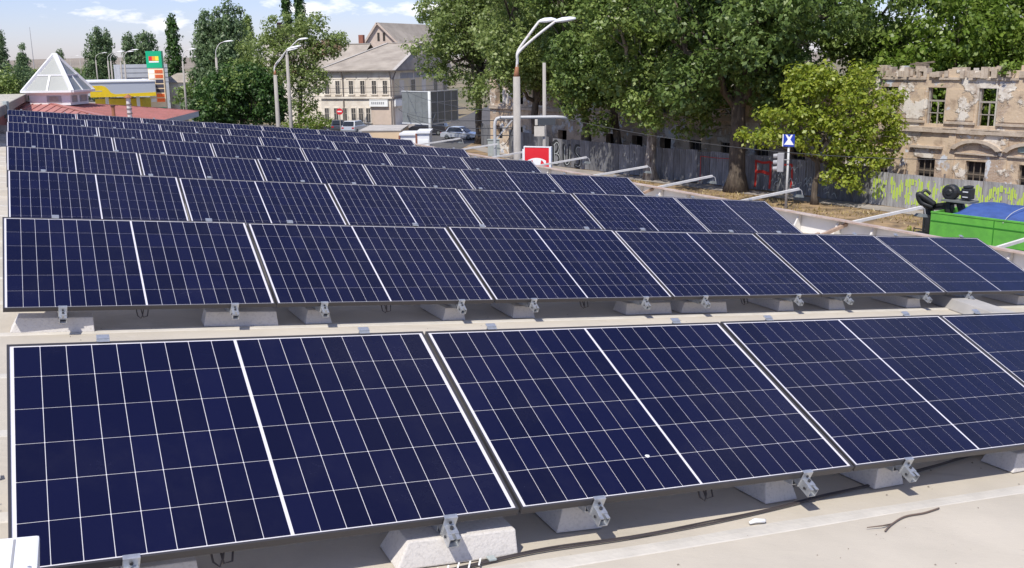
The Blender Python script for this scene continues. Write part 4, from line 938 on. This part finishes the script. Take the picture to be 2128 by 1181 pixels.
# pedestrian crossing sign and traffic light on its post
t = thing('crossing_sign', 'blue and white crossing sign on a pale post before the fence', 'road sign', frame2((16.2,57.6),(.9,-.43)))
b = MB(); b.tube([(0,0,-.1),(0,0,4.35)],[.075,.065],10); b.build('post', MT['billframe'], t, smooth=True)
b = MB(); b.box(-.30,.33,-.12,-.06,3.66,4.36); b.build('sign_plate', MT['bluesign'], t)
b = MB(); z0, z1 = 3.76, 4.34
b.add([(-.26,-.124,z0),(.30,-.124,z0),(.09,-.124,4.07),(.22,-.124,z1),(-.2,-.124,z1),(-.05,-.124,4.07)],[(0,1,2,5),(5,2,3,4)]); b.add([(-.10,-.127,z1),(.12,-.127,z1),(.02,-.127,4.2)],[(0,2,1)],None,1); b.build('sign_symbol', [MT['whitebox'],MT['bluesign']], t, fix=False)
b = MB(); b.box(-.36,-.303,-.12,-.05,3.66,4.36); b.build('sign_edge', MT['whitebox'], t)
t2 = thing('traffic_light', 'grey traffic light seen from behind beside the crossing sign post', 'traffic light', frame2((15.75,57.5),(.9,-.43)))
b = MB(); b.box(-.18,.18,-.14,.14,2.2,3.3); b.build('housing', MT['shutter'], t2, bevel=.03)
for z in (2.38,2.75,3.12):
    b = MB(); b.tube([(-.18,0,z),(-.42,0,z-.02)],[.14,.13],10,caps=False); b.build('visor', MT['shutter'], t2)
b = MB(); b.tube([(.18,0,2.9),(.48,.06,2.9)],.03,6); b.build('bracket', MT['shutter'], t2)
# no-entry sign
t = thing('no_entry_sign', 'round red no-entry sign on a pale post beside the light green shrub', 'road sign', T((-19.1,112,0)))
b = MB(); b.tube([(0,0,-.1),(0,0,3.3)],.045,8); b.build('post', MT['polec'], t)
b = MB(); b.tube([(0,-.07,3.27),(0,-.04,3.27)],.36,24); b.build('sign_disc', MT['red'], t)
b = MB(); b.box(-.24,.24,-.078,-.071,3.2,3.34); b.build('white_bar', MT['whitebox'], t)
# billboard seen from behind
t = thing('billboard', 'V-shaped grey billboard seen from behind on a single white pole', 'billboard', T((-7.4,92,0)))
b = MB(); b.tube([(0,0,-.1),(0,0,6.0)],[.16,.14],12); b.build('pole', MT['billframe'], t, smooth=True)
for nm,(ex_,ey_),n in (('l',(-2.75,2.6),4),('r',(2.25,5.2),4)):
    F = Matrix(((ex_/math.hypot(ex_,ey_),-ey_/math.hypot(ex_,ey_),0,0),(ey_/math.hypot(ex_,ey_),ex_/math.hypot(ex_,ey_),0,.15),(0,0,1,0),(0,0,0,1))); L = math.hypot(ex_,ey_)
    for i in range(n):
        for j in range(3):
            b = MB(); b.box(.08+L*i/n+.015,.08+L*(i+1)/n-.015,-.02,.02,3.05+.95*j+.012,3.05+.95*(j+1)-.012,F); b.build('back_panel', MT['billgrey'], t)
    b = MB()
    for i in range(n+1): b.box(.08+L*i/n-.03,.08+L*i/n+.03,.022,.07,3.0,5.95,F) if nm == 'x' else b.box(.08+L*i/n-.03,.08+L*i/n+.03,-.07,-.022,3.0,5.95,F)
    b.box(.05,L+.1,-.12,.08,2.92,3.04,F); b.box(.05,L+.1,-.1,.06,5.91,5.99,F); b.build('frame', MT['billframe'], t)
    b = MB(); b.bar(F @ Vector((.1,-.1,3.05)),F @ Vector((.9,-.1,3.9)),.06); b.build('strut', MT['billframe'], t)
# kiosks behind the shop
t = thing('tan_pavilion', 'flat tan rendered wall of a pavilion just behind the shop roof', 'building', T((-9.4,62,0)))
b = MB(); b.box(0,2.55,0,5,0,4.5); b.build('wall', MT['tan'], t)
b = MB(); b.box(-.05,2.57,-.05,5.05,4.502,4.56); b.build('roof_edge', MT['ridge'], t)
for X,Y,w,h,lab in ((-6.75,61,1.05,4.42,'white kiosk with roller shutter next to the tan pavilion'),(-5.62,60,.72,4.6,'white kiosk with tall shutter, brick pier at its side')):
    t = thing('white_kiosk', lab, 'kiosk', T((X,Y,0)))
    b = MB(); b.box(0,w,0,2.2,0,h-.12); b.build('wall', MT['white'], t)
    b = MB(); b.box(-.06,w+.06,-.1,2.3,h-.12,h); b.build('roof', MT['white'], t)
    for i in range(10):
        b = MB(); b.box(.06,w-.06,-.03,-.002,h-.5-.2*(i+1)+.01,h-.5-.2*i); b.build('shutter_slat', MT['whitebox'], t)
    b = MB(); b.box(-.12,-.01,-.02,.3,0,h-.14); b.build('pier', MT['brickred'], t)

# ------------------------------------------------------------------ house with red roof and glass lantern
HR = frame2((-17.2,36.6), (.994,.105))
red = thing('red_roof_house', 'low house with pinkish red ribbed metal hip roof behind the last panel row', 'house', HR)
hh = 4.7; ez, az = 6.82, 7.5
b = MB(); b.box(-hh+.4,hh-.4,-hh+.4,hh-.4,0,ez-.16); b.build('wall', MT['wall'], red)
rf = MB(); cn_ = [(-hh,-hh),(hh,-hh),(hh,hh),(-hh,hh)]
rf.add([(x,y,ez) for x,y in cn_]+[(0,0,az+.0)], [(0,1,4),(1,2,4),(2,3,4),(3,0,4)]); roof_o = rf.build('roof', MT['redroof'], red)
b = MB(); b.box(-hh,hh,-hh,-hh+.03,ez-.22,ez-.005); b.box(hh-.03,hh,-hh+.03,hh-.03,ez-.22,ez-.005); b.box(-hh,hh,hh-.03,hh,ez-.22,ez-.005); b.box(-hh,-hh+.03,-hh+.03,hh-.03,ez-.22,ez-.005); b.build('fascia', MT['greyfascia'], red)
b = MB(); b.box(-hh+.03,hh-.03,-hh+.03,hh-.03,ez-.19,ez-.17); b.build('soffit', MT['wall'], red)
# standing ribs down each slope and ridge flashings on the hips
for side in range(4):
    R_ = RZ(side*math.pi/2); q = 0
    for i in range(-15,16):
        x = i*.30; y0 = -hh+.02; y1 = -abs(x)-.02
        if y1-y0 < .3: continue
        z = lambda y: ez+(az-ez)*(1-abs(y)/hh)+.012
        b = MB(); b.bar(R_ @ Vector((x,y0,z(y0))), R_ @ Vector((x,y1,z(y1))), .035, .03); b.build('roof_rib', MT['redroof'], roof_o)
    c0 = Vector((cn_[side][0],cn_[side][1],ez+.02)); b = MB(); b.bar(c0, Vector((0,0,az+.02)), .16, .03); b.build('hip_flashing', MT['redroof'], roof_o)
# chimneys on the red roof
t = thing('chimney_flue', 'rusty banded metal chimney flue on the red roof', 'chimney', T((-12.95,34,0)))
b = MB(); b.tube([(0,0,6.85),(.0,0,7.66)],.075,12); b.build('flue', MT['polew'], t)
b = MB(); b.tube([(0,0,7.66),(0,0,7.70),(0,0,7.78)],[.15,.13,.02],12); b.build('cowl', MT['rust'], t)
for z in (6.98,7.12,7.27,7.42): b = MB(); b.tube([(0,0,z),(0,0,z+.04)],.095,12); b.build('band', MT['gutter'], t)
t = thing('chimney_flue', 'short rusty pipe vent on the red roof beside the banded flue', 'chimney', T((-13.1,33.0,0)))
b = MB(); b.tube([(0,0,6.6),(0,0,7.42)],.055,10); b.build('flue', MT['rust'], t)
b = MB(); b.tube([(0,0,7.42),(0,0,7.46)],.08,10); b.build('rim', MT['soot'], t)
# lantern: drum with vents and pyramid of glass in white bars
LN = HR @ T((.72,0,0)) @ RZ(rad(-7))
lan = thing('roof_lantern', 'white pyramid skylight with grey glass on a square drum atop the red roof', 'skylight', LN)
s_ = .86; z0, z1, z2, z3 = 7.36, 7.72, 7.86, 9.18
b = MB(); b.box(-s_*.86,s_*.86,-s_*.86,s_*.86,z0,z1); b.build('drum', MT['white'], lan)
b = MB(); b.frustum((-s_*.9,s_*.9,-s_*.9,s_*.9),(-s_*1.06,s_*1.06,-s_*1.06,s_*1.06),z1,z2); b.build('cornice', MT['white'], lan)
for side in range(4):
    R_ = RZ(side*math.pi/2)
    for x in ((-.15,.28) if side == 0 else ((-.62,-.2),(.02,.62))):
        if side == 0: x = (-.1,.42)
        b = MB(); b.box(x[0],x[1],-s_*.86-.02,-s_*.86-.003,z0+.10,z1-.03,R_); o = b.build('vent_window', MT['shutter'], lan)
        b = MB(); b.box(x[0]+.1,x[1]-.1,-s_*.86-.028,-s_*.86-.021,z0+.13,z1-.05,R_); b.build('pane', MT['frame_w'], o)
        if side == 0: break
    base = s_*1.04; ap = Vector((0,0,z3))
    def on(x, f): return R_ @ Vector((x*base*(1-f), -base*(1-f), z2+(z3-z2)*f))
    for (p) in ((-1,0,0,.42),(0,1,0,.42)):
        b = MB(); q = [on(p[0],p[2]),on(p[1],p[2]),on(p[1],p[3]),on(p[0],p[3])]; b.add(q,[(0,1,2,3)]); b.build('glass_pane', MT['lglass'], lan, fix=False)
    b = MB(); q = [on(-1,.42),on(1,.42),on(0,1)]; b.add(q,[(0,1,2)]); b.build('glass_pane', MT['lglass'], lan, fix=False)
    b = MB(); b.bar(on(-1,.42),on(1,.42),.07,.05); b.build('glazing_bar', MT['white'], lan)
    b = MB(); b.bar(on(0,0),on(0,.42),.06,.05); b.build('glazing_bar', MT['white'], lan)
    b = MB(); b.bar(on(-1,-.01),on(1,-.01),.12,.07); b.build('glazing_bar', MT['white'], lan)
    b = MB(); b.bar(on(-1,0),on(-1,.985),.13,.09); b.build('hip_bar', MT['white'], lan)

# raised cream roof on the left
LB = frame2((-11.85,22.6),(.922,.386))         # x to the right (street), y away
lb = thing('cream_roof_house', 'neighbouring house with flat cream sheet roof and deep eave beside the red roof', 'house', LB)
b = MB(); b.box(-8,-.45,.3,16,0,7.6); b.build('wall', MT['redwall'], lb)
b = MB(); b.box(-8,0,-1.5,16.4,7.60,7.72); ro = b.build('roof', MT['creamroof'], lb)
b = MB(); b.box(.002,.05,-1.5,16.4,7.50,7.735); b.build('eave_board', MT['gutter'], lb)
for i in range(34):
    y = -1.3+.52*i; b = MB(); b.box(-7.9,-.02,y-.02,y+.02,7.72,7.74); b.build('roof_rib', MT['creamroof'], ro)
b = MB(); b.box(-.06,.06,-.06,.06,0,.46)
tag(b.build('vent_post', MT['cabinet'], None, T((-13.9,27.6,7.36)), bevel=.01), 'small grey square vent post at the edge of the cream roof', 'vent')

# ------------------------------------------------------------------ filling station
CAN = frame2((-50.2,120),(.9,.436)) @ Matrix.Scale(.9,4,(1,0,0))
can = thing('station_canopy', 'filling station canopy with grey and yellow swoosh fascia', 'canopy', CAN)
b = MB(); b.box(0,8.3,0,14,4.95,6.6); b.build('canopy_box', MT['greyfascia'], can)
b = MB(); b.box(-.1,8.4,-.1,14.1,6.6,6.74); b.build('roof_edge', MT['white'], can)
sw = [(0,4.86)]+[(8.3,4.86)]+[(8.3,5.32)]+[(3.1,5.18),(2.6,5.35),(2.25,5.8),(1.95,6.1),(1.5,6.22),(0,6.2)]
b = MB(); b.add([(x,-.03,z) for x,z in sw],[tuple(range(len(sw)))]); b.add([(x,0,z) for x,z in sw]+[(x,-.03,z) for x,z in sw],[(i,(i+1)%len(sw),len(sw)+(i+1)%len(sw),len(sw)+i) for i in range(len(sw))]); b.build('yellow_swoosh', MT['yellow'], can)
b = MB(); b.box(.05,1.5,-.045,-.031,5.55,5.62); b.build('fascia_line', MT['greyfascia'], can)
for x,y in ((2.2,2.5),(6.2,2.5),(2.2,10),(6.2,10)): b = MB(); b.box(x-.2,x+.2,y-.2,y+.2,0,4.95); b.build('column', MT['white'], can)
st_ = thing('station_shop', 'yellow and glass station shop under the canopy', 'building', T((-53,128,0)))
b = MB(); b.box(0,6,0,6,0,4.4); b.build('wall', MT['yellow'], st_)
b = MB(); b.box(2.2,5.8,-.03,-.002,.3,3.4); b.build('shop_window', MT['darkglass'], st_)
for i in range(4): b = MB(); b.box(2.2+i*1.18,2.28+i*1.18,-.06,-.032,.3,3.4); b.build('mullion', MT['white'], st_)
# price sign
PS = T((0,0,-1.47)) @ frame2((-45.25,126),(1,-.08)) @ Matrix.Scale(1.167,4)
ps = thing('price_sign', 'tall fuel price sign with green head and orange digit panels', 'sign', PS)
b = MB(); b.box(.05,1.75,0,.35,0,8.25); b.build('pylon', MT['signcream'], ps)
b = MB(); b.box(-.03,1.68,-.06,.4,8.3,10.05); b.build('head', MT['greensign'], ps)
for i,(m_) in enumerate(('red','orange','yel2')): b = MB(); b.box(.28+.36*i,.28+.36*(i+1),-.075,-.062,9.05,9.5); b.build('emblem_block', MT[m_], ps)
b = MB(); b.box(.28,1.36,-.075,-.062,8.86,8.99); b.build('name_strip', MT['whitebox'], ps)
for i in range(7):
    z = 7.72-.50*i
    lit = i in (0,1,5,6)
    b = MB(); b.box(.14,.72,-.03,-.003,z,z+.36); b.build('grade_panel', MT['whitebox'] if lit else MT['ledoff'], ps)
    b = MB(); b.box(.80,1.66,-.03,-.003,z,z+.36); o = b.build('digit_panel', MT['led'] if lit else MT['ledoff'], ps)
    if lit:
        b = MB()
        for k in range(4): b.box(.86+.2*k,.98+.2*k,-.034,-.031,z+.08,z+.13); b.box(.86+.2*k,.98+.2*k,-.034,-.031,z+.22,z+.27)
        tag(b.build('digit_segment', MT['brickred'], o), kind='stuff')
b = MB(); b.box(.05,1.75,-.04,-.003,3.66,4.14); b.build('foot_panel', MT['greensign'], ps)
fc = bpy.data.curves.new('sign_lettering','FONT'); fc.body = 'JADOI'; fc.size = .46; fc.extrude = .004; fc.align_x = 'CENTER'
tmp = link('sign_lettering_curve', fc); bpy.context.view_layer.update()
lm = bpy.data.meshes.new_from_object(tmp.evaluated_get(bpy.context.evaluated_depsgraph_get())); bpy.data.objects.remove(tmp); lm.materials.clear(); lm.materials.append(MT['whitebox'])
tag(link('sign_lettering', lm, ps, T((.9,-.05,3.74)) @ RX(math.pi/2)), kind='stuff')
# grey hall and pale wall beyond
t = thing('industrial_hall', 'pale grey sheet-clad hall behind the station canopy', 'building', frame2((-66.5,172),(.9,.436)))
b = MB(); b.box(0,7.8,0,12,0,8.6); b.build('wall', MT['industrial'], t)
for z in (5.6,6.4,7.2,8.0): b = MB(); b.box(.0,7.8,-.05,-.003,z,z+.08); b.build('cladding_rail', MT['shutter'], t)
b = MB(); b.box(.8,3.4,-.06,-.004,6.0,6.3); b.build('strip_window', MT['ledoff'], t)
t = thing('pale_wall_house', 'low cream wall building beyond the price sign', 'building', T((-62,178,0)))
b = MB(); b.box(0,14,0,8,0,5.4); b.build('wall', MT['facade'], t)
b = MB(); b.add([(-.4,-.4,5.4),(14.4,-.4,5.4),(14.4,8.4,5.4),(-.4,8.4,5.4),(2,4,7),(12,4,7)],[(0,1,5,4),(1,2,5),(2,3,4,5),(3,0,4)]); b.build('roof', MT['slate'], t)
t = thing('far_shed', 'long pale shed far along the street by the hills', 'building', T((-118,300,0)))
b = MB(); b.box(0,26,0,10,0,4); b.build('wall', MT['facade'], t)
b = MB(); b.add([(-.4,-.4,4),(26.4,-.4,4),(26.4,10.4,4),(-.4,10.4,4),(-.4,5,6),(26.4,5,6)],[(0,1,5,4),(1,2,5),(2,3,4,5),(3,0,4)]); b.build('roof', MT['slate'], t)
b = MB(); b.tube([(0,0,0),(0,0,31)],[.3,.1],6)
tag(b.build('radio_mast', MT['shutter'], None, T((-292,620,0))), 'very thin distant radio mast above the far trees', 'mast')

# ------------------------------------------------------------------ old street house with hip roof
K = Vector((-16.0,136.5,0)); r_ = Vector((.26,.9656,0)); l_ = Vector((-.9656,.26,0))
old = thing('old_house', 'old two-storey cream corner house with grey hip roof', 'house', T(K))
E2 = r_*24; EL = l_*10.6; EB = r_*24+l_*10.6
ze = 7.45
b = MB(); b.prism([(0,0),(E2.x,E2.y),(EB.x,EB.y),(EL.x,EL.y)],0,ze-.05); wall_o = b.build('wall', [MT['facade']], old)
ov = .55
def O2(p, a, c): return Vector(p)+r_*a+l_*c
k0 = O2((0,0,ze),-ov,-ov); e2 = O2(E2+Vector((0,0,ze)),ov,-ov); eb = O2(EB+Vector((0,0,ze)),ov,ov); el = O2(EL+Vector((0,0,ze)),-ov,ov)
RL = Vector((-18.1,150.6,11.25))-K; RR = Vector((-13.0,150.2,11.35))-K; RR2 = Vector((-10.6,157.5,11.35))-K
b = MB(); b.add([k0,e2,eb,el,RL,RR,RR2],[(3,0,5,4),(0,1,6,5),(1,2,6),(2,4,5,6),(2,3,4)]); ro = b.build('roof', MT['slate'], old)
b = MB(); b.bar(k0+Vector((0,0,.05)),RR+Vector((0,0,.08)),.5,.06); b.bar(RL+Vector((0,0,.08)),RR+Vector((0,0,.08)),.45,.06); b.bar(el+Vector((0,0,.05)),RL+Vector((0,0,.08)),.4,.06)
ro2 = tag(b.build('ridge_cap', MT['ridge'], ro), kind='stuff')
b = MB(); b.bar(k0,e2,.16,.14); b.bar(el,k0,.16,.14); b.build('gutter', MT['gutter'], old)
b = MB(); b.prism([tuple(O2((0,0,0),.02,.02).xy),tuple(O2(E2,-.02,.02).xy),tuple(O2(EB,-.02,-.02).xy),tuple(O2(EL,.02,-.02).xy)],ze-.04,ze-.01); b.build('soffit', MT['facade'], old)
def facef(o, d): # facade frame: x along d, -y outward
    d = d.normalized(); return Matrix(((d.x,-d.y,0,o.x),(d.y,d.x,0,o.y),(0,0,1,0),(0,0,0,1)))
FR = facef(Vector((0,0,0)), r_)           # right facade: x from corner away, -y outwards to the right
FLf = facef(EL, -l_)                      # left facade: x from far left to the corner
def window(F, x, z, w, h, m='oldglass', sur=True):
    b = MB(); b.box(x-w/2,x+w/2,-.05,-.004,z,z+h,F); o = b.build('window', MT[m], old)
    b = MB(); f_ = .12
    b.box(x-w/2-f_,x-w/2,-.1,-.003,z,z+h+f_,F); b.box(x+w/2,x+w/2+f_,-.1,-.003,z,z+h+f_,F); b.box(x-w/2,x+w/2,-.1,-.003,z+h,z+h+f_,F); b.box(x-w/2-.2,x+w/2+.2,-.16,-.003,z-.14,z,F)
    b.build('window_surround', MT['facade'], o)
    b = MB(); b.box(x-.04,x+.04,-.07,-.051,z,z+h,F); b.box(x-w/2,x+w/2,-.07,-.051,z+h*.62,z+h*.66,F); b.build('window_bar', MT['frame_w'], o)
for x in (7.9,17.6,22): window(FR,x,4.1,1.7,2.0)
for x in (3.6,12.6): b = MB(); b.box(x-.9,x+.9,-.03,-.004,4.1,6.1,FR); b.build('blind_panel', MT['facade'], old)
for x in (4.4,7.0,9.9,12.9,16): b = MB(); b.box(x-1.2,x+1.2,-.05,-.004,6.35,7.05,FR); b.build('frieze_panel', MT['shutter'], old)
for x in (1.0,2.6,4.6,6.3,8.0,9.6):
    window(FLf,x,4.35,.62,1.75)
    b = MB(); b.box(x-.75,x+.75,-.06,-.004,6.35,7.0,FLf); b.build('frieze_panel', MT['facade'], old)
for x in (.8,2.2,3.5,4.8,5.9,7.0): window(FLf,x,.5,.62,1.9)
b = MB(); b.box(0,10.6,-.22,-.003,3.72,3.95,FLf); b.build('string_course', MT['facade'], old)
b = MB(); b.box(0,24,-.22,-.003,3.72,3.95,FR); b.build('string_course', MT['gutter'], old)
b = MB(); b.box(7.3,10.0,-.35,-.003,2.65,3.6,FLf); o = b.build('shop_sign', MT['whitebox'], old)
b = MB()
for i in range(7): b.box(7.6+.28*i,7.8+.28*i,-.36,-.352,2.95,3.28,FLf)
tag(b.build('sign_mark', MT['shutter'], o), kind='stuff')
b = MB(); b.box(.2,4.2,-.35,-.003,2.65,3.6,FR); b.build('shop_sign', MT['whitebox'], old)
b = MB(); b.box(7.4,10.4,-.03,-.003,.2,2.6,FLf); b.build('shop_front', MT['pinkwall'], old)
for F,x in ((FLf,10.45),(FLf,3.4),(FR,.25)):
    b = MB(); b.tube([F @ Vector((x,-.1,.1)),F @ Vector((x,-.1,6.4)),F @ Vector((x,-.5,7.3))],.09,8); b.build('downpipe', MT['gutter'], old)
b = MB(); b.box(.1,24,-.02,-.002,4.0,6.3,FR); b.build('ochre_band', MT['facade_y'], old)
# gabled house behind
t = thing('gabled_house', 'pinkish gabled house with two slit windows behind the hip roof', 'house', T((-20.9,165,0)))
b = MB(); b.add([(-2.7,0,0),(2.9,0,0),(2.9,0,11.1),(-.5,0,14.7),(-2.7,0,11.1)],[(0,1,2,3,4)]); b.add([(2.9,0,0),(9.4,13,0),(9.4,13,11.1),(2.9,0,11.1)],[(0,1,2,3)]); b.build('wall', MT['pinkwall'], t, fix=False)
b = MB(); b.add([(-.5,-.3,14.8),(7,13,14.8),(9.9,13,11.0),(3.3,-.3,11.0),(-3.1,-.3,11.0),(3.5,13,11.0)],[(0,3,2,1),(0,1,5,4)]); b.build('roof', MT['slate'], t)
b = MB(); b.bar((-.5,-.35,14.75),(3.3,-.35,10.95),.14,.3); b.bar((-.5,-.35,14.75),(-3.1,-.35,10.95),.14,.3); b.build('barge_board', MT['pinkwall'], t)
for x in (-.35,.55): b = MB(); b.box(x-.18,x+.18,-.05,-.004,11.9,13.2); b.build('slit_window', MT['interior'], t)
# left wing with sheet roof
t = thing('wing_house', 'low grey-roofed wing between the airy tree and the hip roof', 'house', frame2((-33,146),(.9656,-.26)))
b = MB(); b.box(0,11,0,12,0,7.6); b.build('wall', MT['facade'], t)
b = MB(); b.add([(-.5,-.5,7.5),(11.5,-.5,7.5),(11.5,6,11.2),(-.5,6,11.2),(-.5,12.5,7.5),(11.5,12.5,7.5)],[(0,1,2,3),(3,2,5,4)]); b.build('roof', MT['slate'], t)
b = MB(); b.bar((-.5,6,11.25),(11.5,6,11.25),.4,.08); b.build('ridge_cap', MT['ridge'], t)
b = MB(); b.box(9.5,10.2,6.2,6.9,10.8,12.5); b.build('chimney', MT['brickred'], t)
t = thing('flat_house', 'flat-roofed house with sooty chimneys half hidden by the airy tree', 'house', T((-37,152,0)))
b = MB(); b.box(0,6,0,8,0,12.4); b.build('wall', MT['facade'], t)
b = MB(); b.box(-.3,6.3,-.3,8.3,12.4,12.65); b.build('roof', MT['gutter'], t)
for x,w,h in ((2.1,.55,1.75),(2.9,.75,1.2)): b = MB(); b.box(x,x+w,1,1.8,12.65,12.65+h); b.box(x-.1,x+w+.1,.9,1.9,12.65+h,12.8+h); b.build('chimney', MT['soot'], t)

# ------------------------------------------------------------------ cars
def car(label, X, Y, heading, paint, L=4.3, W=1.75, H=1.47, van=False, group='cars parked in the side street'):
    M = T((X,Y,.02)) @ RZ(heading)        # x forward
    t = thing('parked_car', label, 'car', M, group)
    h = L/2; sill = .28; belt = .88*(H/1.47)
    prof = [(-h,.45),(-h+.06,sill),(h-.1,sill),(h,.5),(h-.03,.68),(h-.9,belt-.04),(-h+.25,belt),(-h+.02,belt-.1)]
    def extr(pr, w0, taper=0):
        b = MB(); n = len(pr)
        for s in (-1,1): b.v += [(x,s*(w0-taper*max(0,z-belt)/(H-belt+.01)),z) for x,z in pr]
        b.f = [tuple(range(n-1,-1,-1)),tuple(range(n,2*n))]+[(i,(i+1)%n,n+(i+1)%n,n+i) for i in range(n)]; b.m = [0]*len(b.f); return b
    body_ = extr(prof,W/2).build('body', MT[paint], t, bevel=.035)
    back = -h+.12 if van else -h+.55
    cabp = [(h-1.15,belt-.06),(h-1.95,H),(back+.45,H),(back,belt-.03)]
    extr(cabp,W/2-.06,.16).build('cabin', MT[paint], t, bevel=.03)
    gl = [(h-1.42,belt+.04),(h-1.98,H-.09),(back+.48,H-.09),(back+.2,belt+.04)]
    extr(gl,W/2-.045,.155).build('side_glass', MT['darkglass'], t)
    b = MB(); b.add([(h-1.10,-W/2+.14,belt),(h-1.10,W/2-.14,belt),(h-1.90,W/2-.26,H-.05),(h-1.90,-W/2+.26,H-.05)],[(0,1,2,3)],T((.03,0,.02))); b.build('windscreen', MT['darkglass'], t)
    b = MB(); b.add([(back,-W/2+.16,belt+.06),(back,W/2-.16,belt+.06),(back+.38,W/2-.26,H-.08),(back+.38,-W/2+.26,H-.08)],[(0,3,2,1)],T((-.04,0,.02))); b.build('rear_window', MT['darkglass'], t)
    for x in (-h+.82,h-.85):
        for s in (-1,1): wheel(t,x,s*(W/2-.1),.32,.2)
    for s in (-1,1):
        b = MB(); b.box(h-.09,h+.005,s*(W/2-.28)-.16,s*(W/2-.28)+.16,.56,.69); b.build('headlight', MT['lamphead'], t, bevel=.02)
        b = MB(); b.box(-h-.012,-h+.08,s*(W/2-.22)-.14,s*(W/2-.22)+.14,.62,.8); b.build('tail_lamp', MT['lightred'], t, bevel=.02)
    return t
car('silver-blue saloon car pulling out beside the grey corrugated fence', -5.6,112.0,rad(-20),'carsilver',L=2.6*1.65,W=1.75,H=1.42)
car('black van parked under the V-shaped billboard', -10.0,119.5,rad(170),'carblack',L=4.9,W=1.95,H=1.9,van=True)
car('silver estate car with dark rear window in front of the old house', -19.4,124.5,rad(75),'carsilver',L=4.5,W=1.8,H=1.55,van=True)
car('dark red-lamped car parked next to the no-entry sign', -22.0,127,rad(100),'cardark',L=4.3,H=1.5)
car('low dark car parked before the tan pavilion and the silver estate', -15.6,116.0,rad(175),'cardark',L=4.5,H=1.42)
car('white car standing under the far end of the station canopy', -83.0,224,rad(-95),'carwhite',L=4.4,H=1.5)
car('white car partly behind the price sign', -69.5,215,rad(-60),'carwhite',L=4.4,H=1.5)

# ------------------------------------------------------------------ overhead wires
def wire(label, a, c, sag, r=.014, group='overhead wires'):
    a = Vector(a); c = Vector(c); p = []
    for i in range(17):
        s = i/16; q = a.lerp(c,s); q.z -= sag*4*s*(1-s); p.append(q)
    b = MB(); b.tube([q-a for q in p],r,5); tag(b.build('overhead_wire', MT['wire'], None, T(a), smooth=True), label, 'wire', group)
wire('overhead wire from the utility pole across to the right before the fence', (1.7,50,6.1),(24,41,4.6),.9,.016)
for i,(dz,ze_,sg) in enumerate(((0,3.3,.5),(-.25,2.9,.8),(-.5,2.5,1.0),(.2,4.4,.6))):
    wire('overhead wire from the double-headed lamp post towards the old house, %s of four' % ('lowest','second','third','topmost')[(2,1,0,3)[i]], (.2,32,6.9+dz),(-13.5,118,ze_+.6*i),sg,.016)
for i in range(4):
    wire('overhead wire strung before the old house facade, %s of four' % ('lowest','second','third','topmost')[i], (-30,124,4.2+.5*i),(0,130,4.6+.55*i),.5,.022)
wire('guy wire from the leaning lamp post down to the dense dark tree', (-16.2,70,4.6),(-24,74,1.0),.1,.03)
wire('loose wire hanging from the lamp post to the pipe arch', (.18,32,7.0),(-.3,35.5,5.8),.25,.012)

# ------------------------------------------------------------------ dry grass and leaf litter on the verge
g = np.random.default_rng(4); n = 9000
tt = g.uniform(-12,30,n); oo = g.uniform(2.2,13,n)
X = 22.75-.606*tt-.796*oo; Y = 57.7+.796*tt-.606*oo
patch = np.sin(X*.9)+np.sin(Y*.7+1)+np.sin((X+Y)*.35)+g.normal(size=n)*.7
k = patch > .2; X = X[k]; Y = Y[k]; n = len(X)
a_ = g.uniform(0,6.283,n); h_ = g.uniform(.05,.22,n); w_ = g.uniform(.02,.06,n); ln = g.normal(size=(n,2))*.08
V = np.stack([np.stack([X-np.cos(a_)*w_,Y-np.sin(a_)*w_,np.full(n,.0)],1),np.stack([X+np.cos(a_)*w_,Y+np.sin(a_)*w_,np.full(n,.0)],1),np.stack([X+ln[:,0],Y+ln[:,1],h_],1)],1).reshape(-1,3)
me = bpy.data.meshes.new('dry_grass'); me.from_pydata(V.tolist(), [], [(3*i,3*i+1,3*i+2) for i in range(n)])
me.materials.append(leafmat('straw',(.26,.19,.07),(.38,.29,.12),(.46,.36,.17),.2))
tag(link('dry_grass', me), 'dry straw-coloured grass scattered over the verge before the fence', 'grass', kind='stuff')
# grit and crumbs of mortar on the membrane
b = MB(); rg = random.Random(77)
for i in range(420):
    u = rg.uniform(-.5,7); v = rg.choice([rg.uniform(-1.6,.35), rg.uniform(1.3,4.0)]); q = rg.uniform(.002,.007)
    b.add([(u-q,v-q*.7,RW_-.003),(u+q,v-q*.5,RW_-.003),(u,v+q,RW_-.003),(u,v,RW_+q*.8-.002)],[(0,1,3),(1,2,3),(2,0,3)])
tag(b.build('roof_grit', mat('grit',(.30,.26,.21),rough=1,var=.4,scale=30), None, RM), 'fine grit and mortar crumbs scattered over the roof membrane', 'grit', kind='stuff')
